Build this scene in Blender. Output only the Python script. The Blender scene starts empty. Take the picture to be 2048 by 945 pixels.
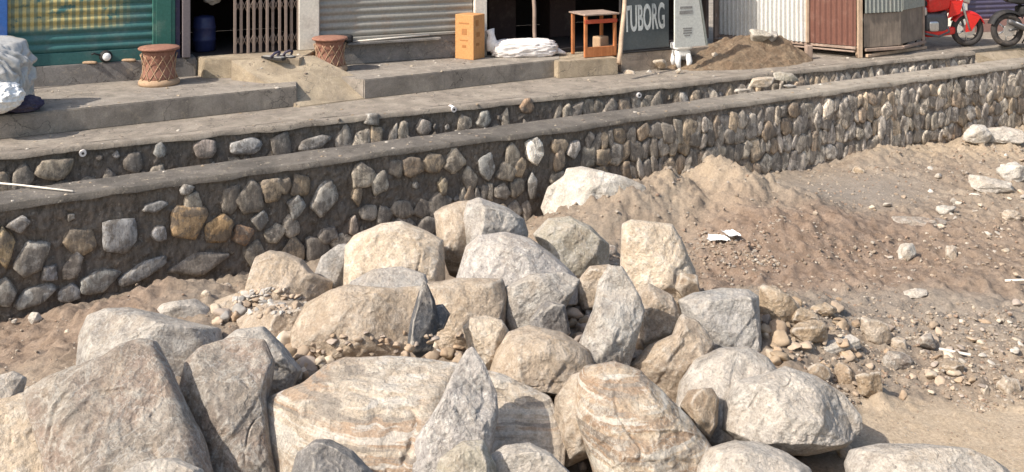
import bpy, bmesh, math, random
import numpy as np
from mathutils import Vector, Matrix

# ------------------------------------------------------------------ camera, sky, sun
C = bpy.context.scene
COL = C.collection
FPX, HZ, HC = 2000.0, 200.0, 3.8          # focal length in photo pixels, horizon above the top edge, camera height
cam_d = bpy.data.cameras.new('camera'); cam = bpy.data.objects.new('camera', cam_d); COL.objects.link(cam)
cam_d.sensor_width = 36; cam_d.lens = FPX / 2048 * 36
cam_d.shift_y = -(472.5 + HZ) / 2048
cam_d.clip_end = 2000; cam_d.clip_start = 0.05
cam.location = (0, 0, HC); cam.rotation_euler = (math.radians(90), 0, 0)
C.camera = cam

SUN_TO = Vector((-0.84, -0.54, 0)).normalized()
SUN_EL = math.radians(43)
w = bpy.data.worlds.new('World'); C.world = w; w.use_nodes = True
nt = w.node_tree
sky = nt.nodes.new('ShaderNodeTexSky'); sky.sky_type = 'NISHITA'; sky.sun_disc = False
sky.sun_elevation = SUN_EL
sky.sun_rotation = math.atan2(SUN_TO.x, SUN_TO.y)
sky.air_density = 1.3; sky.dust_density = 3.0
nt.links.new(sky.outputs[0], nt.nodes['Background'].inputs[0])
nt.nodes['Background'].inputs[1].default_value = 0.148
sl = bpy.data.lights.new('sun', 'SUN'); sl.energy = 4.3; sl.angle = math.radians(0.6); sl.color = (1.0, 0.93, 0.83)
so = bpy.data.objects.new('sun', sl); COL.objects.link(so)
sv = Vector((SUN_TO.x * math.cos(SUN_EL), SUN_TO.y * math.cos(SUN_EL), math.sin(SUN_EL)))
so.rotation_euler = sv.to_track_quat('Z', 'Y').to_euler(); so.location = (-8, -6, 12)
C.view_settings.view_transform = 'Standard'; C.view_settings.look = 'None'
C.view_settings.exposure = 0.42; C.view_settings.gamma = 1.0
C.cycles.max_bounces = 6

rng = np.random.default_rng(7)
random.seed(7)

# ------------------------------------------------------------------ maths helpers
def ptY(px, py, Y):
    return np.array([(px - 1024) / FPX * Y, Y, HC - (py + HZ) / FPX * Y])
def ptZ(px, py, z):
    Y = FPX * (HC - z) / (py + HZ)
    return ptY(px, py, Y)

def _hash(ix, iy, iz, seed):
    h = (ix.astype(np.int64) * 374761393 + iy.astype(np.int64) * 668265263 + iz.astype(np.int64) * 2147483647 + seed * 974634777) & 0xffffffff
    h = ((h ^ (h >> 13)) * 1274126177) & 0xffffffff
    h = ((h ^ (h >> 16)) * 2246822519) & 0xffffffff
    h = h ^ (h >> 15)
    return (h & 0xffffff) / float(0xffffff)
def vnoise(p, seed=0):
    f = np.floor(p); i = f.astype(np.int64); t = p - f; t = t * t * t * (t * (t * 6 - 15) + 10)
    r = 0
    for dx in (0, 1):
        wx = t[:, 0] if dx else 1 - t[:, 0]
        for dy in (0, 1):
            wy = t[:, 1] if dy else 1 - t[:, 1]
            for dz in (0, 1):
                wz = t[:, 2] if dz else 1 - t[:, 2]
                r = r + wx * wy * wz * _hash(i[:, 0] + dx, i[:, 1] + dy, i[:, 2] + dz, seed)
    return r * 2 - 1
def fbm(p, seed=0, octaves=4, gain=0.5, ridge=False):
    a, s, out, q = 1.0, 0.0, 0, np.array(p, float)
    for k in range(octaves):
        n = vnoise(q, seed + k * 17)
        if ridge: n = 1 - 2 * np.abs(n)
        out = out + a * n; s += a; a *= gain; q = q * 2.03 + 11.3
    return out / s

_ico = {}
def ico(n):
    if n not in _ico:
        bm = bmesh.new(); bmesh.ops.create_icosphere(bm, subdivisions=n, radius=1)
        v = np.array([x.co[:] for x in bm.verts]); f = np.array([[y.index for y in x.verts] for x in bm.faces])
        bm.free(); v /= np.linalg.norm(v, axis=1)[:, None]; _ico[n] = (v, f)
    return _ico[n]

def mk(name, V, F, mat=None, parent=None, smooth=True, col=None, loc=None, mi=None):
    me = bpy.data.meshes.new(name)
    V = np.asarray(V, np.float32); F = np.asarray(F)
    if loc is not None: V = V - np.asarray(loc, np.float32)
    me.vertices.add(len(V)); me.vertices.foreach_set('co', V.ravel())
    k = F.shape[1]
    me.loops.add(F.size); me.loops.foreach_set('vertex_index', F.ravel().astype(np.int32))
    me.polygons.add(len(F)); me.polygons.foreach_set('loop_start', np.arange(0, F.size, k, dtype=np.int32))
    me.polygons.foreach_set('loop_total', np.full(len(F), k, np.int32))
    me.polygons.foreach_set('use_smooth', np.full(len(F), smooth, bool))
    if col is not None:
        a = me.color_attributes.new('tint', 'FLOAT_COLOR', 'POINT')
        c = np.ones((len(V), 4), np.float32); c[:, :col.shape[1]] = col; a.data.foreach_set('color', c.ravel())
    me.update(calc_edges=True); me.validate()
    o = bpy.data.objects.new(name, me); COL.objects.link(o)
    if mat: me.materials.append(mat)
    if parent: o.parent = parent
    if loc is not None: o.location = loc
    return o

def tag(o, label=None, cat=None, group=None, kind=None):
    if label: o['label'] = label
    if cat: o['category'] = cat
    if group: o['group'] = group
    if kind: o['kind'] = kind
    return o
def empty(name, loc=(0, 0, 0), rz=0, label=None, cat=None, group=None):
    o = bpy.data.objects.new(name, None); COL.objects.link(o); o.location = loc; o.rotation_euler = (0, 0, rz)
    o.empty_display_size = 0.1
    return tag(o, label, cat, group)

class MB:
    """collects bevelled boxes, tubes and lathes into one bmesh"""
    def __init__(s): s.bm = bmesh.new()
    def box(s, x0, x1, y0, y1, z0, z1, bev=0.004, M=None):
        r = bmesh.ops.create_cube(s.bm, size=1); vs = r['verts']
        for v in vs:
            v.co = Vector(((x0 + x1) / 2 + v.co.x * (x1 - x0), (y0 + y1) / 2 + v.co.y * (y1 - y0), (z0 + z1) / 2 + v.co.z * (z1 - z0)))
        if bev:
            es = list({e for v in vs for e in v.link_edges})
            q = bmesh.ops.bevel(s.bm, geom=es, offset=bev, segments=1, affect='EDGES')
            vs = list({v for v in q['verts']} | {v for v in vs if v.is_valid})
        if M is not None: bmesh.ops.transform(s.bm, matrix=M, verts=[v for v in vs if v.is_valid])
        return s
    def prism(s, pts, z0, z1, M=None):
        """pts: (x, y) counter-clockwise; z0/z1 scalars or lists"""
        n = len(pts); zb = z0 if isinstance(z0, (list, tuple)) else [z0] * n; zt = z1 if isinstance(z1, (list, tuple)) else [z1] * n
        b = [s.bm.verts.new((p[0], p[1], z)) for p, z in zip(pts, zb)]; t = [s.bm.verts.new((p[0], p[1], z)) for p, z in zip(pts, zt)]
        s.bm.faces.new(t); s.bm.faces.new(b[::-1])
        for i in range(n): s.bm.faces.new((b[i], b[(i + 1) % n], t[(i + 1) % n], t[i]))
        if M is not None: bmesh.ops.transform(s.bm, matrix=M, verts=b + t)
        return s
    def tube(s, pts, r, n=8, closed=False):
        pts = [Vector(p) for p in pts]; m = len(pts); rings = []
        rr = r if isinstance(r, (list, tuple)) else [r] * m
        up = None
        for i, p in enumerate(pts):
            a = pts[(i - 1) % m] if (closed or i > 0) else p; b = pts[(i + 1) % m] if (closed or i < m - 1) else p
            d = (b - a).normalized()
            if up is None: up = Vector((0, 0, 1)) if abs(d.z) < .9 else Vector((1, 0, 0))
            x = d.cross(up).normalized(); y = x.cross(d).normalized(); up = y
            rings.append([s.bm.verts.new(p + (x * math.cos(2 * math.pi * k / n) + y * math.sin(2 * math.pi * k / n)) * rr[i]) for k in range(n)])
        for i in range(m if closed else m - 1):
            A, B = rings[i], rings[(i + 1) % m]
            for k in range(n):
                f = s.bm.faces.new((A[k], A[(k + 1) % n], B[(k + 1) % n], B[k])); f.smooth = True
        if not closed: s.bm.faces.new(rings[0][::-1]); s.bm.faces.new(rings[-1])
        return s
    def lathe(s, prof, n=32, c=(0, 0, 0), M=None):
        rings = []
        allv = []
        for (r, z) in prof:
            ring = [s.bm.verts.new((c[0] + r * math.cos(2 * math.pi * k / n), c[1] + r * math.sin(2 * math.pi * k / n), c[2] + z)) for k in range(n)]
            rings.append(ring); allv += ring
        for A, B in zip(rings, rings[1:]):
            for k in range(n):
                f = s.bm.faces.new((A[k], A[(k + 1) % n], B[(k + 1) % n], B[k])); f.smooth = True
        s.bm.faces.new(rings[0][::-1]); s.bm.faces.new(rings[-1])
        if M is not None: bmesh.ops.transform(s.bm, matrix=M, verts=allv)
        return s
    def build(s, name, mat, parent=None, loc=None, rz=0):
        bmesh.ops.recalc_face_normals(s.bm, faces=s.bm.faces)
        me = bpy.data.meshes.new(name); s.bm.to_mesh(me); s.bm.free(); me.materials.append(mat)
        o = bpy.data.objects.new(name, me); COL.objects.link(o)
        if parent: o.parent = parent
        if loc is not None: o.location = loc
        o.rotation_euler.z = rz
        return o

# ------------------------------------------------------------------ materials
class NT:
    def __init__(s, name):
        s.m = bpy.data.materials.new(name); s.m.use_nodes = True; s.t = s.m.node_tree
        s.b = s.t.nodes['Principled BSDF']
        s.tc = s.n('ShaderNodeTexCoord')
    def n(s, t, **k):
        x = s.t.nodes.new(t)
        for a, b in k.items(): setattr(x, a, b)
        return x
    def l(s, a, b): s.t.links.new(a, b)
    def coord(s, scale=(1, 1, 1), rot=(0, 0, 0), rand=True):
        mp = s.n('ShaderNodeMapping'); s.l(s.tc.outputs['Object'], mp.inputs[0])
        mp.inputs['Scale'].default_value = scale; mp.inputs['Rotation'].default_value = rot
        if rand:
            oi = s.n('ShaderNodeObjectInfo'); v = s.n('ShaderNodeVectorMath', operation='SCALE'); cb = s.n('ShaderNodeCombineXYZ')
            s.l(oi.outputs['Random'], cb.inputs[0]); s.l(oi.outputs['Random'], cb.inputs[1]); s.l(cb.outputs[0], v.inputs[0]); v.inputs['Scale'].default_value = 37.0
            s.l(v.outputs[0], mp.inputs['Location'])
        return mp.outputs[0]
    def noise(s, co, scale, detail=4, rough=.55, dist=0):
        x = s.n('ShaderNodeTexNoise'); s.l(co, x.inputs['Vector']); x.inputs['Scale'].default_value = scale
        x.inputs['Detail'].default_value = detail; x.inputs['Roughness'].default_value = rough; x.inputs['Distortion'].default_value = dist
        return x.outputs['Fac']
    def voro(s, co, scale, feature='F1', out='Distance'):
        x = s.n('ShaderNodeTexVoronoi', feature=feature); s.l(co, x.inputs['Vector']); x.inputs['Scale'].default_value = scale
        return x.outputs[out]
    def ramp(s, f, a, b, lo=0., hi=1.):
        x = s.n('ShaderNodeMapRange'); s.l(f, x.inputs[0]); x.inputs[1].default_value = a; x.inputs[2].default_value = b
        x.inputs[3].default_value = lo; x.inputs[4].default_value = hi; x.interpolation_type = 'SMOOTHSTEP'
        return x.outputs[0]
    def math(s, op, a, b=None):
        x = s.n('ShaderNodeMath', operation=op)
        for i, v in enumerate((a, b)):
            if v is None: continue
            if isinstance(v, (int, float)): x.inputs[i].default_value = v
            else: s.l(v, x.inputs[i])
        return x.outputs[0]
    def mix(s, f, a, b, mode='MIX'):
        x = s.n('ShaderNodeMix', data_type='RGBA', blend_type=mode)
        for i, v in ((0, f), (6, a), (7, b)):
            if isinstance(v, (int, float)): x.inputs[i].default_value = v
            elif isinstance(v, (tuple, list)): x.inputs[i].default_value = (*v, 1)
            else: s.l(v, x.inputs[i])
        return x.outputs[2]
    def gain(s, c, f):
        """multiply colour by scalar socket"""
        x = s.n('ShaderNodeVectorMath', operation='SCALE'); s.l(c, x.inputs[0]); s.l(f, x.inputs['Scale']); return x.outputs[0]
    def bump(s, h, strength=.5, dist=.02, prev=None):
        x = s.n('ShaderNodeBump'); s.l(h, x.inputs['Height']); x.inputs['Strength'].default_value = strength; x.inputs['Distance'].default_value = dist
        if prev is not None: s.l(prev, x.inputs['Normal'])
        return x.outputs[0]
    def done(s, col, rough=.9, nrm=None, metal=0, spec=.3):
        if isinstance(col, (tuple, list)): s.b.inputs['Base Color'].default_value = (*col, 1)
        else: s.l(col, s.b.inputs['Base Color'])
        if isinstance(rough, (int, float)): s.b.inputs['Roughness'].default_value = rough
        else: s.l(rough, s.b.inputs['Roughness'])
        s.b.inputs['Metallic'].default_value = metal; s.b.inputs['Specular IOR Level'].default_value = spec
        if nrm is not None: s.l(nrm, s.b.inputs['Normal'])
        return s.m

def rock_mat(name, ca, cb, cc, band=0, brot=(0, 0, 0), bscale=7, bcol=None, bmask=-9, vein=0, speck=0, dirt=.35, white=(.55, .52, .47)):
    m = NT(name); co = m.coord()
    n1 = m.noise(co, 2.2, 6, .6, .4); n2 = m.noise(co, 8, 9, .68, .3); n3 = m.noise(co, 55, 5, .7)
    c = m.mix(m.ramp(n1, .38, .62), ca, cb)
    c = m.mix(m.ramp(n2, .47, .64, 0, .9), c, cc)
    c = m.gain(c, m.ramp(m.noise(co, 19, 6, .7), .3, .7, .90, 1.27))
    if band:
        z_ = m.n('ShaderNodeSeparateXYZ'); m.l(m.tc.outputs['Object'], z_.inputs[0])
        s1 = m.noise(m.coord(scale=(.7, .7, bscale), rot=brot), 1.6, 5, .5, .06); s2 = m.noise(m.coord(scale=(1, 1, bscale * 2.4), rot=brot), 1.7, 5, .55, .08)
        lay = m.math('MULTIPLY', m.ramp(m.math('ADD', z_.outputs[2], m.math('MULTIPLY', n1, .25)), bmask, bmask + .16), band)
        c = m.mix(m.math('MULTIPLY', m.ramp(s1, .50, .57), lay), c, bcol or (.38, .22, .12))
        c = m.mix(m.math('MULTIPLY', m.ramp(s2, .54, .60), lay), c, (.27, .235, .20))
        c = m.mix(m.math('MULTIPLY', m.ramp(s2, .46, .40), lay), c, white)
    if vein:
        nv = m.noise(co, 2.4, 6, .62, 1.2)
        v = m.ramp(m.math('ABSOLUTE', m.math('SUBTRACT', nv, .5)), .0, .026, 1, 0)
        nv2 = m.noise(co, 9, 4, .6, 2.0)
        v2 = m.ramp(m.math('ABSOLUTE', m.math('SUBTRACT', nv2, .47)), .0, .03, 1, 0)
        v = m.math('MAXIMUM', v, m.math('MULTIPLY', v2, m.ramp(n1, .45, .6)))
        c = m.mix(m.math('MULTIPLY', v, vein), c, white)
    if speck:
        sp = m.ramp(m.noise(co, 26, 6, .78), .53, .60); c = m.mix(m.math('MULTIPLY', m.math('MULTIPLY', sp, speck), m.ramp(m.noise(co, 1.7, 4, .6), .38, .62, .25, 1)), c, white)
        sd = m.ramp(m.noise(co, 30, 3, .7, .5), .58, .68); c = m.mix(m.math('MULTIPLY', sd, speck * .6), c, (.10, .09, .085))
    st_ = m.noise(m.coord(scale=(1, 1, .5)), 2.6, 7, .72, .8); c = m.mix(m.ramp(st_, .50, .62, 0, .6), c, m.gain(c, m.ramp(n3, .2, .8, .5, .75)))
    nd = m.noise(co, 3.4, 8, .7)
    c = m.mix(m.ramp(nd, .48, .66, 0, dirt), c, (.36, .265, .175))
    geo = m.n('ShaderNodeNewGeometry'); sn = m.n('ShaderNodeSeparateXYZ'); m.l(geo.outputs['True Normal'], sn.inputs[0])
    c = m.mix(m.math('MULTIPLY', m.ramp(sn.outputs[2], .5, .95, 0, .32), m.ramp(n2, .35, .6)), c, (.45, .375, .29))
    c = m.mix(m.ramp(geo.outputs['Pointiness'], .51, .56, 0, .6), c, (.62, .56, .48))
    c = m.gain(c, m.ramp(n3, .25, .75, .78, 1.2))
    cr = m.voro(m.coord(), 4.5, 'DISTANCE_TO_EDGE')
    h = m.math('ADD', m.math('MULTIPLY', n2, 1.3), m.math('MULTIPLY', n3, .35))
    nb = m.bump(h, 1.0, .04)
    nb = m.bump(m.noise(co, 120, 3, .7), .35, .006, nb)
    return m.done(c, .93, nb, spec=.2)

M = {}
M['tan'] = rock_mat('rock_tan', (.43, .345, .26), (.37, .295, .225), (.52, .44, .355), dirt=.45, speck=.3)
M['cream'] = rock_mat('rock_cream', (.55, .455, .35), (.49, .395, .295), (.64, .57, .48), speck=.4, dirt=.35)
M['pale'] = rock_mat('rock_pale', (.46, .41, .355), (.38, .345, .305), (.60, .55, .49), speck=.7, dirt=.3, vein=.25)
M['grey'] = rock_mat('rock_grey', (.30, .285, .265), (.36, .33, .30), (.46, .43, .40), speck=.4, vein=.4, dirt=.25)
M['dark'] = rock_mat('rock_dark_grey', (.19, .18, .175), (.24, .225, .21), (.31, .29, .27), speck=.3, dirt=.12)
M['slate'] = rock_mat('rock_painted_shade', (.075, .078, .085), (.10, .10, .105), (.13, .13, .135), speck=.15, dirt=.08)  # shade put into the colour: near-black for the wedge and its neighbour
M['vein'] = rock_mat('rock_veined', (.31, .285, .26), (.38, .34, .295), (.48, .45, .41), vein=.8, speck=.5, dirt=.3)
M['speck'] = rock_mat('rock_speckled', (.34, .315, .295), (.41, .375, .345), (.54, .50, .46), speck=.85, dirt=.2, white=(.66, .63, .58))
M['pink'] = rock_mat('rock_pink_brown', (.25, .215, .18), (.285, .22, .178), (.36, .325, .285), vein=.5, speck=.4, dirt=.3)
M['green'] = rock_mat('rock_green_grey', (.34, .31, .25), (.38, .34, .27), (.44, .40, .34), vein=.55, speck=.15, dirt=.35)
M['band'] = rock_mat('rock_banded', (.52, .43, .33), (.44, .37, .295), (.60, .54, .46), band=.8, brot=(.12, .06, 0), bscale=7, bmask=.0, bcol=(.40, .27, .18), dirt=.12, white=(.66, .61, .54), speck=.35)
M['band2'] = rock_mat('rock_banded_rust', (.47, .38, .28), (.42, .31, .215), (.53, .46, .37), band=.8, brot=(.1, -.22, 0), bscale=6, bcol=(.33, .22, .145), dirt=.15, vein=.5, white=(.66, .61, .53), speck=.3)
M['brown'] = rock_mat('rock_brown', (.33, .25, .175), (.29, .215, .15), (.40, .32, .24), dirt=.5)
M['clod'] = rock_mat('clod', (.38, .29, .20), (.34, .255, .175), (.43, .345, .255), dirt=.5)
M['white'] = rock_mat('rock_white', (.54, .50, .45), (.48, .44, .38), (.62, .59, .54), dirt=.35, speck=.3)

def ground_mat():
    m = NT('dry_earth'); co = m.coord(rand=False)
    at = m.n('ShaderNodeAttribute', attribute_name='tint')
    sp = m.n('ShaderNodeSeparateColor'); m.l(at.outputs['Color'], sp.inputs[0])
    n1 = m.noise(co, 1.2, 8, .65, .3); n2 = m.noise(co, 6, 9, .7); n3 = m.noise(co, 40, 6, .75)
    c = m.mix(m.ramp(n1, .36, .64), (.30, .243, .187), (.23, .18, .137))
    c = m.mix(m.ramp(n2, .5, .7, 0, .7), c, (.36, .30, .235))
    c = m.mix(sp.outputs[0], c, m.mix(m.ramp(n2, .35, .65), (.195, .138, .10), (.27, .203, .155)))       # damp red-brown earth
    c = m.mix(sp.outputs[1], c, m.mix(m.ramp(n2, .3, .7), (.43, .345, .255), (.37, .29, .205)))          # pale fine sand
    c = m.mix(sp.outputs[2], c, m.mix(m.ramp(n2, .3, .7), (.235, .20, .165), (.285, .245, .205)))       # grey silt
    c = m.gain(c, m.ramp(n3, .25, .75, .72, 1.25))
    h = m.math('ADD', n2, m.math('MULTIPLY', n3, .5))
    nb = m.bump(h, .7, .03); nb = m.bump(m.noise(co, 130, 4, .75), .4, .008, nb)
    return m.done(c, .97, nb, spec=.1)
M['ground'] = ground_mat()

def cement(name, a, b, stain=(.20, .175, .15), st=.5):
    m = NT(name); co = m.coord(); n1 = m.noise(co, 1.6, 8, .65, .3); n2 = m.noise(co, 9, 8, .7); n3 = m.noise(co, 70, 4, .7)
    c = m.mix(m.ramp(n1, .35, .65), a, b)
    drip = m.noise(m.coord(scale=(5, 5, .7)), 1.5, 6, .7)
    if name == 'coping_cement':      # damp on the left, dry and dusty further along
        sx = m.n('ShaderNodeSeparateXYZ'); m.l(m.tc.outputs['Object'], sx.inputs[0]); c = m.mix(m.ramp(m.math('ADD', sx.outputs[0], m.math('MULTIPLY', n1, 3)), 8.5, 12.5), c, (.36, .315, .26))
    c = m.mix(m.ramp(drip, .52, .7, 0, st), c, stain)
    c = m.mix(m.ramp(n2, .55, .7, 0, .6), c, (.46, .39, .30))
    wp = m.n('ShaderNodeVectorMath', operation='ADD'); nv_ = m.n('ShaderNodeTexNoise'); nv_.inputs['Scale'].default_value = 3; nv_.inputs['Detail'].default_value = 5; m.l(co, nv_.inputs['Vector']); m.l(co, wp.inputs[0]); m.l(nv_.outputs['Color'], wp.inputs[1])
    ck = m.voro(wp.outputs[0], .9, 'DISTANCE_TO_EDGE'); c = m.mix(m.ramp(ck, .0, .010, .7, 0), c, (.09, .08, .07))
    bl = m.noise(co, 3.3, 7, .72, .6); c = m.gain(c, m.ramp(bl, .3, .7, .74, 1.22))
    c = m.mix(m.ramp(m.noise(co, 24, 4, .75), .62, .70, 0, .6), c, (.50, .44, .36))
    c = m.gain(c, m.ramp(n3, .25, .75, .85, 1.12))
    nb = m.bump(m.math('ADD', n2, n3), .8, .02)
    return m.done(c, .92, nb, spec=.2)
M['cement'] = cement('cement_floor', (.33, .29, .245), (.29, .255, .22))
M['cement_face'] = cement('cement_face', (.26, .24, .22), (.23, .215, .205), st=.3)
M['cement_warm'] = cement('cement_warm', (.42, .34, .24), (.37, .30, .22), st=.35)
M['coping'] = cement('coping_cement', (.185, .163, .14), (.145, .13, .114), stain=(.11, .098, .086), st=.5)
M['coping2'] = cement('terrace_cement', (.33, .285, .235), (.28, .24, .20))

def masonry():
    m = NT('rubble_masonry'); co = m.coord(rand=False)
    at = m.n('ShaderNodeAttribute', attribute_name='tint')
    n2 = m.noise(m.coord(scale=(1.7, 1.7, .45), rand=False), 14, 8, .75, .4); n3 = m.noise(co, 60, 5, .75); n4 = m.noise(co, 5, 6, .65)
    c = m.gain(at.outputs['Color'], m.ramp(n2, .3, .7, .6, 1.5))
    c = m.gain(c, m.ramp(n3, .25, .75, .75, 1.25))
    c = m.mix(m.ramp(m.noise(co, 6.0, 8, .72, .6), .47, .54, 0, .72), c, m.gain(m.mix(n3, (.13, .112, .097), (.205, .178, .152)), m.ramp(n2, .3, .7, .7, 1.3)))
    c = m.mix(m.ramp(m.noise(co, 22, 4, .7), .6, .7, 0, .5), c, (.42, .38, .33))
    nb = m.bump(m.math('ADD', n2, m.math('MULTIPLY', n3, .6)), .8, .022)
    return m.done(c, .95, nb, spec=.15)
M['masonry'] = masonry()

def paint(name, a, rough=.5, metal=0, dirt=.25, dcol=(.30, .24, .18), var=.15, spec=.4, bumps=.15):
    m = NT(name); co = m.coord(); n1 = m.noise(co, 4, 8, .7); n2 = m.noise(co, 30, 6, .7)
    c = m.mix(m.ramp(n1, .5, .72, 0, dirt), a, dcol)
    c = m.gain(c, m.ramp(n2, .25, .75, 1 - var, 1 + var))
    return m.done(c, rough, m.bump(n2, bumps, .006), metal, spec)
def wood(name, a, b, rough=.8, sc=(14, 14, 1.2)):
    m = NT(name); co = m.coord(scale=sc); n = m.noise(co, 2.0, 8, .7, .5); n2 = m.noise(m.coord(), 5, 6, .6)
    c = m.mix(m.ramp(n, .35, .65), a, b); c = m.gain(c, m.ramp(n2, .3, .7, .8, 1.15))
    return m.done(c, rough, m.bump(n, .4, .006), spec=.25)
M['green_steel'] = paint('green_paint', (.038, .125, .12), .5, dirt=.35, dcol=(.16, .19, .17))
M['green_frame'] = paint('green_frame_paint', (.03, .125, .10), .55, dirt=.5, dcol=(.17, .25, .20))
M['blue'] = paint('blue_paint', (.045, .14, .42), .45, dirt=.2)
M['shutter2'] = paint('grey_shutter', (.29, .275, .245), .5, dirt=.6, dcol=(.30, .22, .17))
M['gate'] = paint('brown_gate_steel', (.27, .205, .17), .55, dirt=.4)
M['offwhite'] = paint('cream_paint', (.74, .69, .60), .7, dirt=.35)
M['post'] = paint('mauve_post', (.17, .145, .15), .7, dirt=.3)
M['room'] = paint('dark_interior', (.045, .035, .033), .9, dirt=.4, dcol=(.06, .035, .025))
M['bwall'] = paint('shop_render', (.34, .30, .26), .9, dirt=.4)
M['terracotta'] = paint('terracotta_weave', (.27, .13, .09), .85, dirt=.45, dcol=(.36, .22, .14), var=.3, bumps=.8)
M['cane'] = paint('pale_cane', (.40, .27, .17), .8, dirt=.5)
M['orange'] = paint('orange_card', (.52, .26, .10), .8, dirt=.35)
M['ink'] = paint('brown_ink', (.36, .155, .05), .8, dirt=.1)
M['sack'] = paint('white_sack', (.74, .69, .66), .6, dirt=.25, dcol=(.60, .48, .42))
M['whitep'] = paint('white_plastic', (.82, .81, .79), .45, dirt=.06)
M['sheet_grey'] = paint('grey_plastic_sheet', (.40, .39, .37), .22, dirt=.4, dcol=(.58, .57, .55), spec=.8)
M['barrel'] = paint('blue_plastic', (.03, .04, .12), .4, dirt=.1)
M['sign_dark'] = paint('slate_board', (.085, .10, .105), .4, dirt=.35, dcol=(.14, .15, .15))
M['sign_white'] = paint('white_board', (.60, .60, .55), .5, dirt=.3, dcol=(.45, .42, .38))
M['letter'] = paint('letter_white', (.60, .62, .60), .5, dirt=.8, dcol=(.28, .31, .31), var=.3)
M['sign_ink'] = paint('grey_ink', (.25, .24, .225), .6, dirt=.9, dcol=(.5, .5, .46), var=.3)
M['black'] = paint('black_rubber', (.022, .021, .022), .7, dirt=.4, dcol=(.12, .095, .075))
M['tyre'] = paint('dusty_tyre', (.045, .04, .038), .85, dirt=.7, dcol=(.22, .175, .14))
M['red'] = paint('red_gloss', (.62, .022, .018), .25, dirt=.08, spec=.6)
M['silver'] = paint('silver_metal', (.62, .62, .62), .3, metal=.85, dirt=.1)
M['engine'] = paint('engine_grey', (.11, .11, .115), .5, metal=.4, dirt=.3)
M['purple'] = paint('purple_shutter_paint', (.10, .085, .14), .5, dirt=.25)
M['corr_white'] = paint('white_corrugated', (.62, .61, .58), .5, dirt=.4, dcol=(.42, .37, .31))
M['corr_brown'] = paint('brown_corrugated', (.155, .07, .052), .55, dirt=.45, dcol=(.27, .16, .12))
M['corr_grey'] = paint('grey_corrugated', (.29, .31, .29), .45, metal=.3, dirt=.4)
M['plywood'] = wood('weathered_plywood', (.27, .22, .175), (.20, .165, .135))
M['timber'] = wood('pale_timber', (.52, .39, .28), (.42, .30, .21))
M['timber_old'] = wood('old_timber', (.36, .27, .215), (.27, .20, .16))
M['redwood'] = wood('orange_wood', (.50, .20, .08), (.40, .145, .055))
M['redrail'] = paint('red_rail', (.42, .07, .03), .6, dirt=.2)
M['jute'] = paint('white_stick', (.70, .64, .56), .8)
M['navy'] = paint('navy_cloth', (.045, .04, .075), .9)
M['dirtheap'] = None

def shutter_paint():
    m = NT('green_shutter_paint'); co = m.coord(rand=False)
    base = m.mix(m.ramp(m.noise(co, 4, 7, .7), .45, .7, 0, .5), (.042, .135, .13), (.13, .18, .17))
    sx = m.n('ShaderNodeSeparateXYZ'); m.l(m.tc.outputs['Object'], sx.inputs[0])
    # worn yellow lettering, no longer readable: irregular columns of paint
    colm = m.ramp(m.math('SINE', m.math('MULTIPLY', sx.outputs[0], 72)), -.2, .25)
    u = sx.outputs[0]; z = sx.outputs[2]
    reg = m.math('MULTIPLY', m.ramp(u, -4.42, -4.32), m.ramp(u, -3.35, -2.8, 1, 0))
    reg = m.math('MULTIPLY', reg, m.ramp(z, 2.12, 2.2))
    blot = m.ramp(m.noise(co, 6, 5, .6), .34, .46)
    c = m.mix(m.math('MULTIPLY', m.math('MULTIPLY', reg, m.math('ADD', m.math('MULTIPLY', colm, .6), .35)), blot), base, (.52, .42, .17))
    c = m.gain(c, m.ramp(m.noise(co, 30, 5, .7), .25, .75, .85, 1.15))
    return m.done(c, .5, None, 0, .4)
M['green_shutter'] = shutter_paint()

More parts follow.
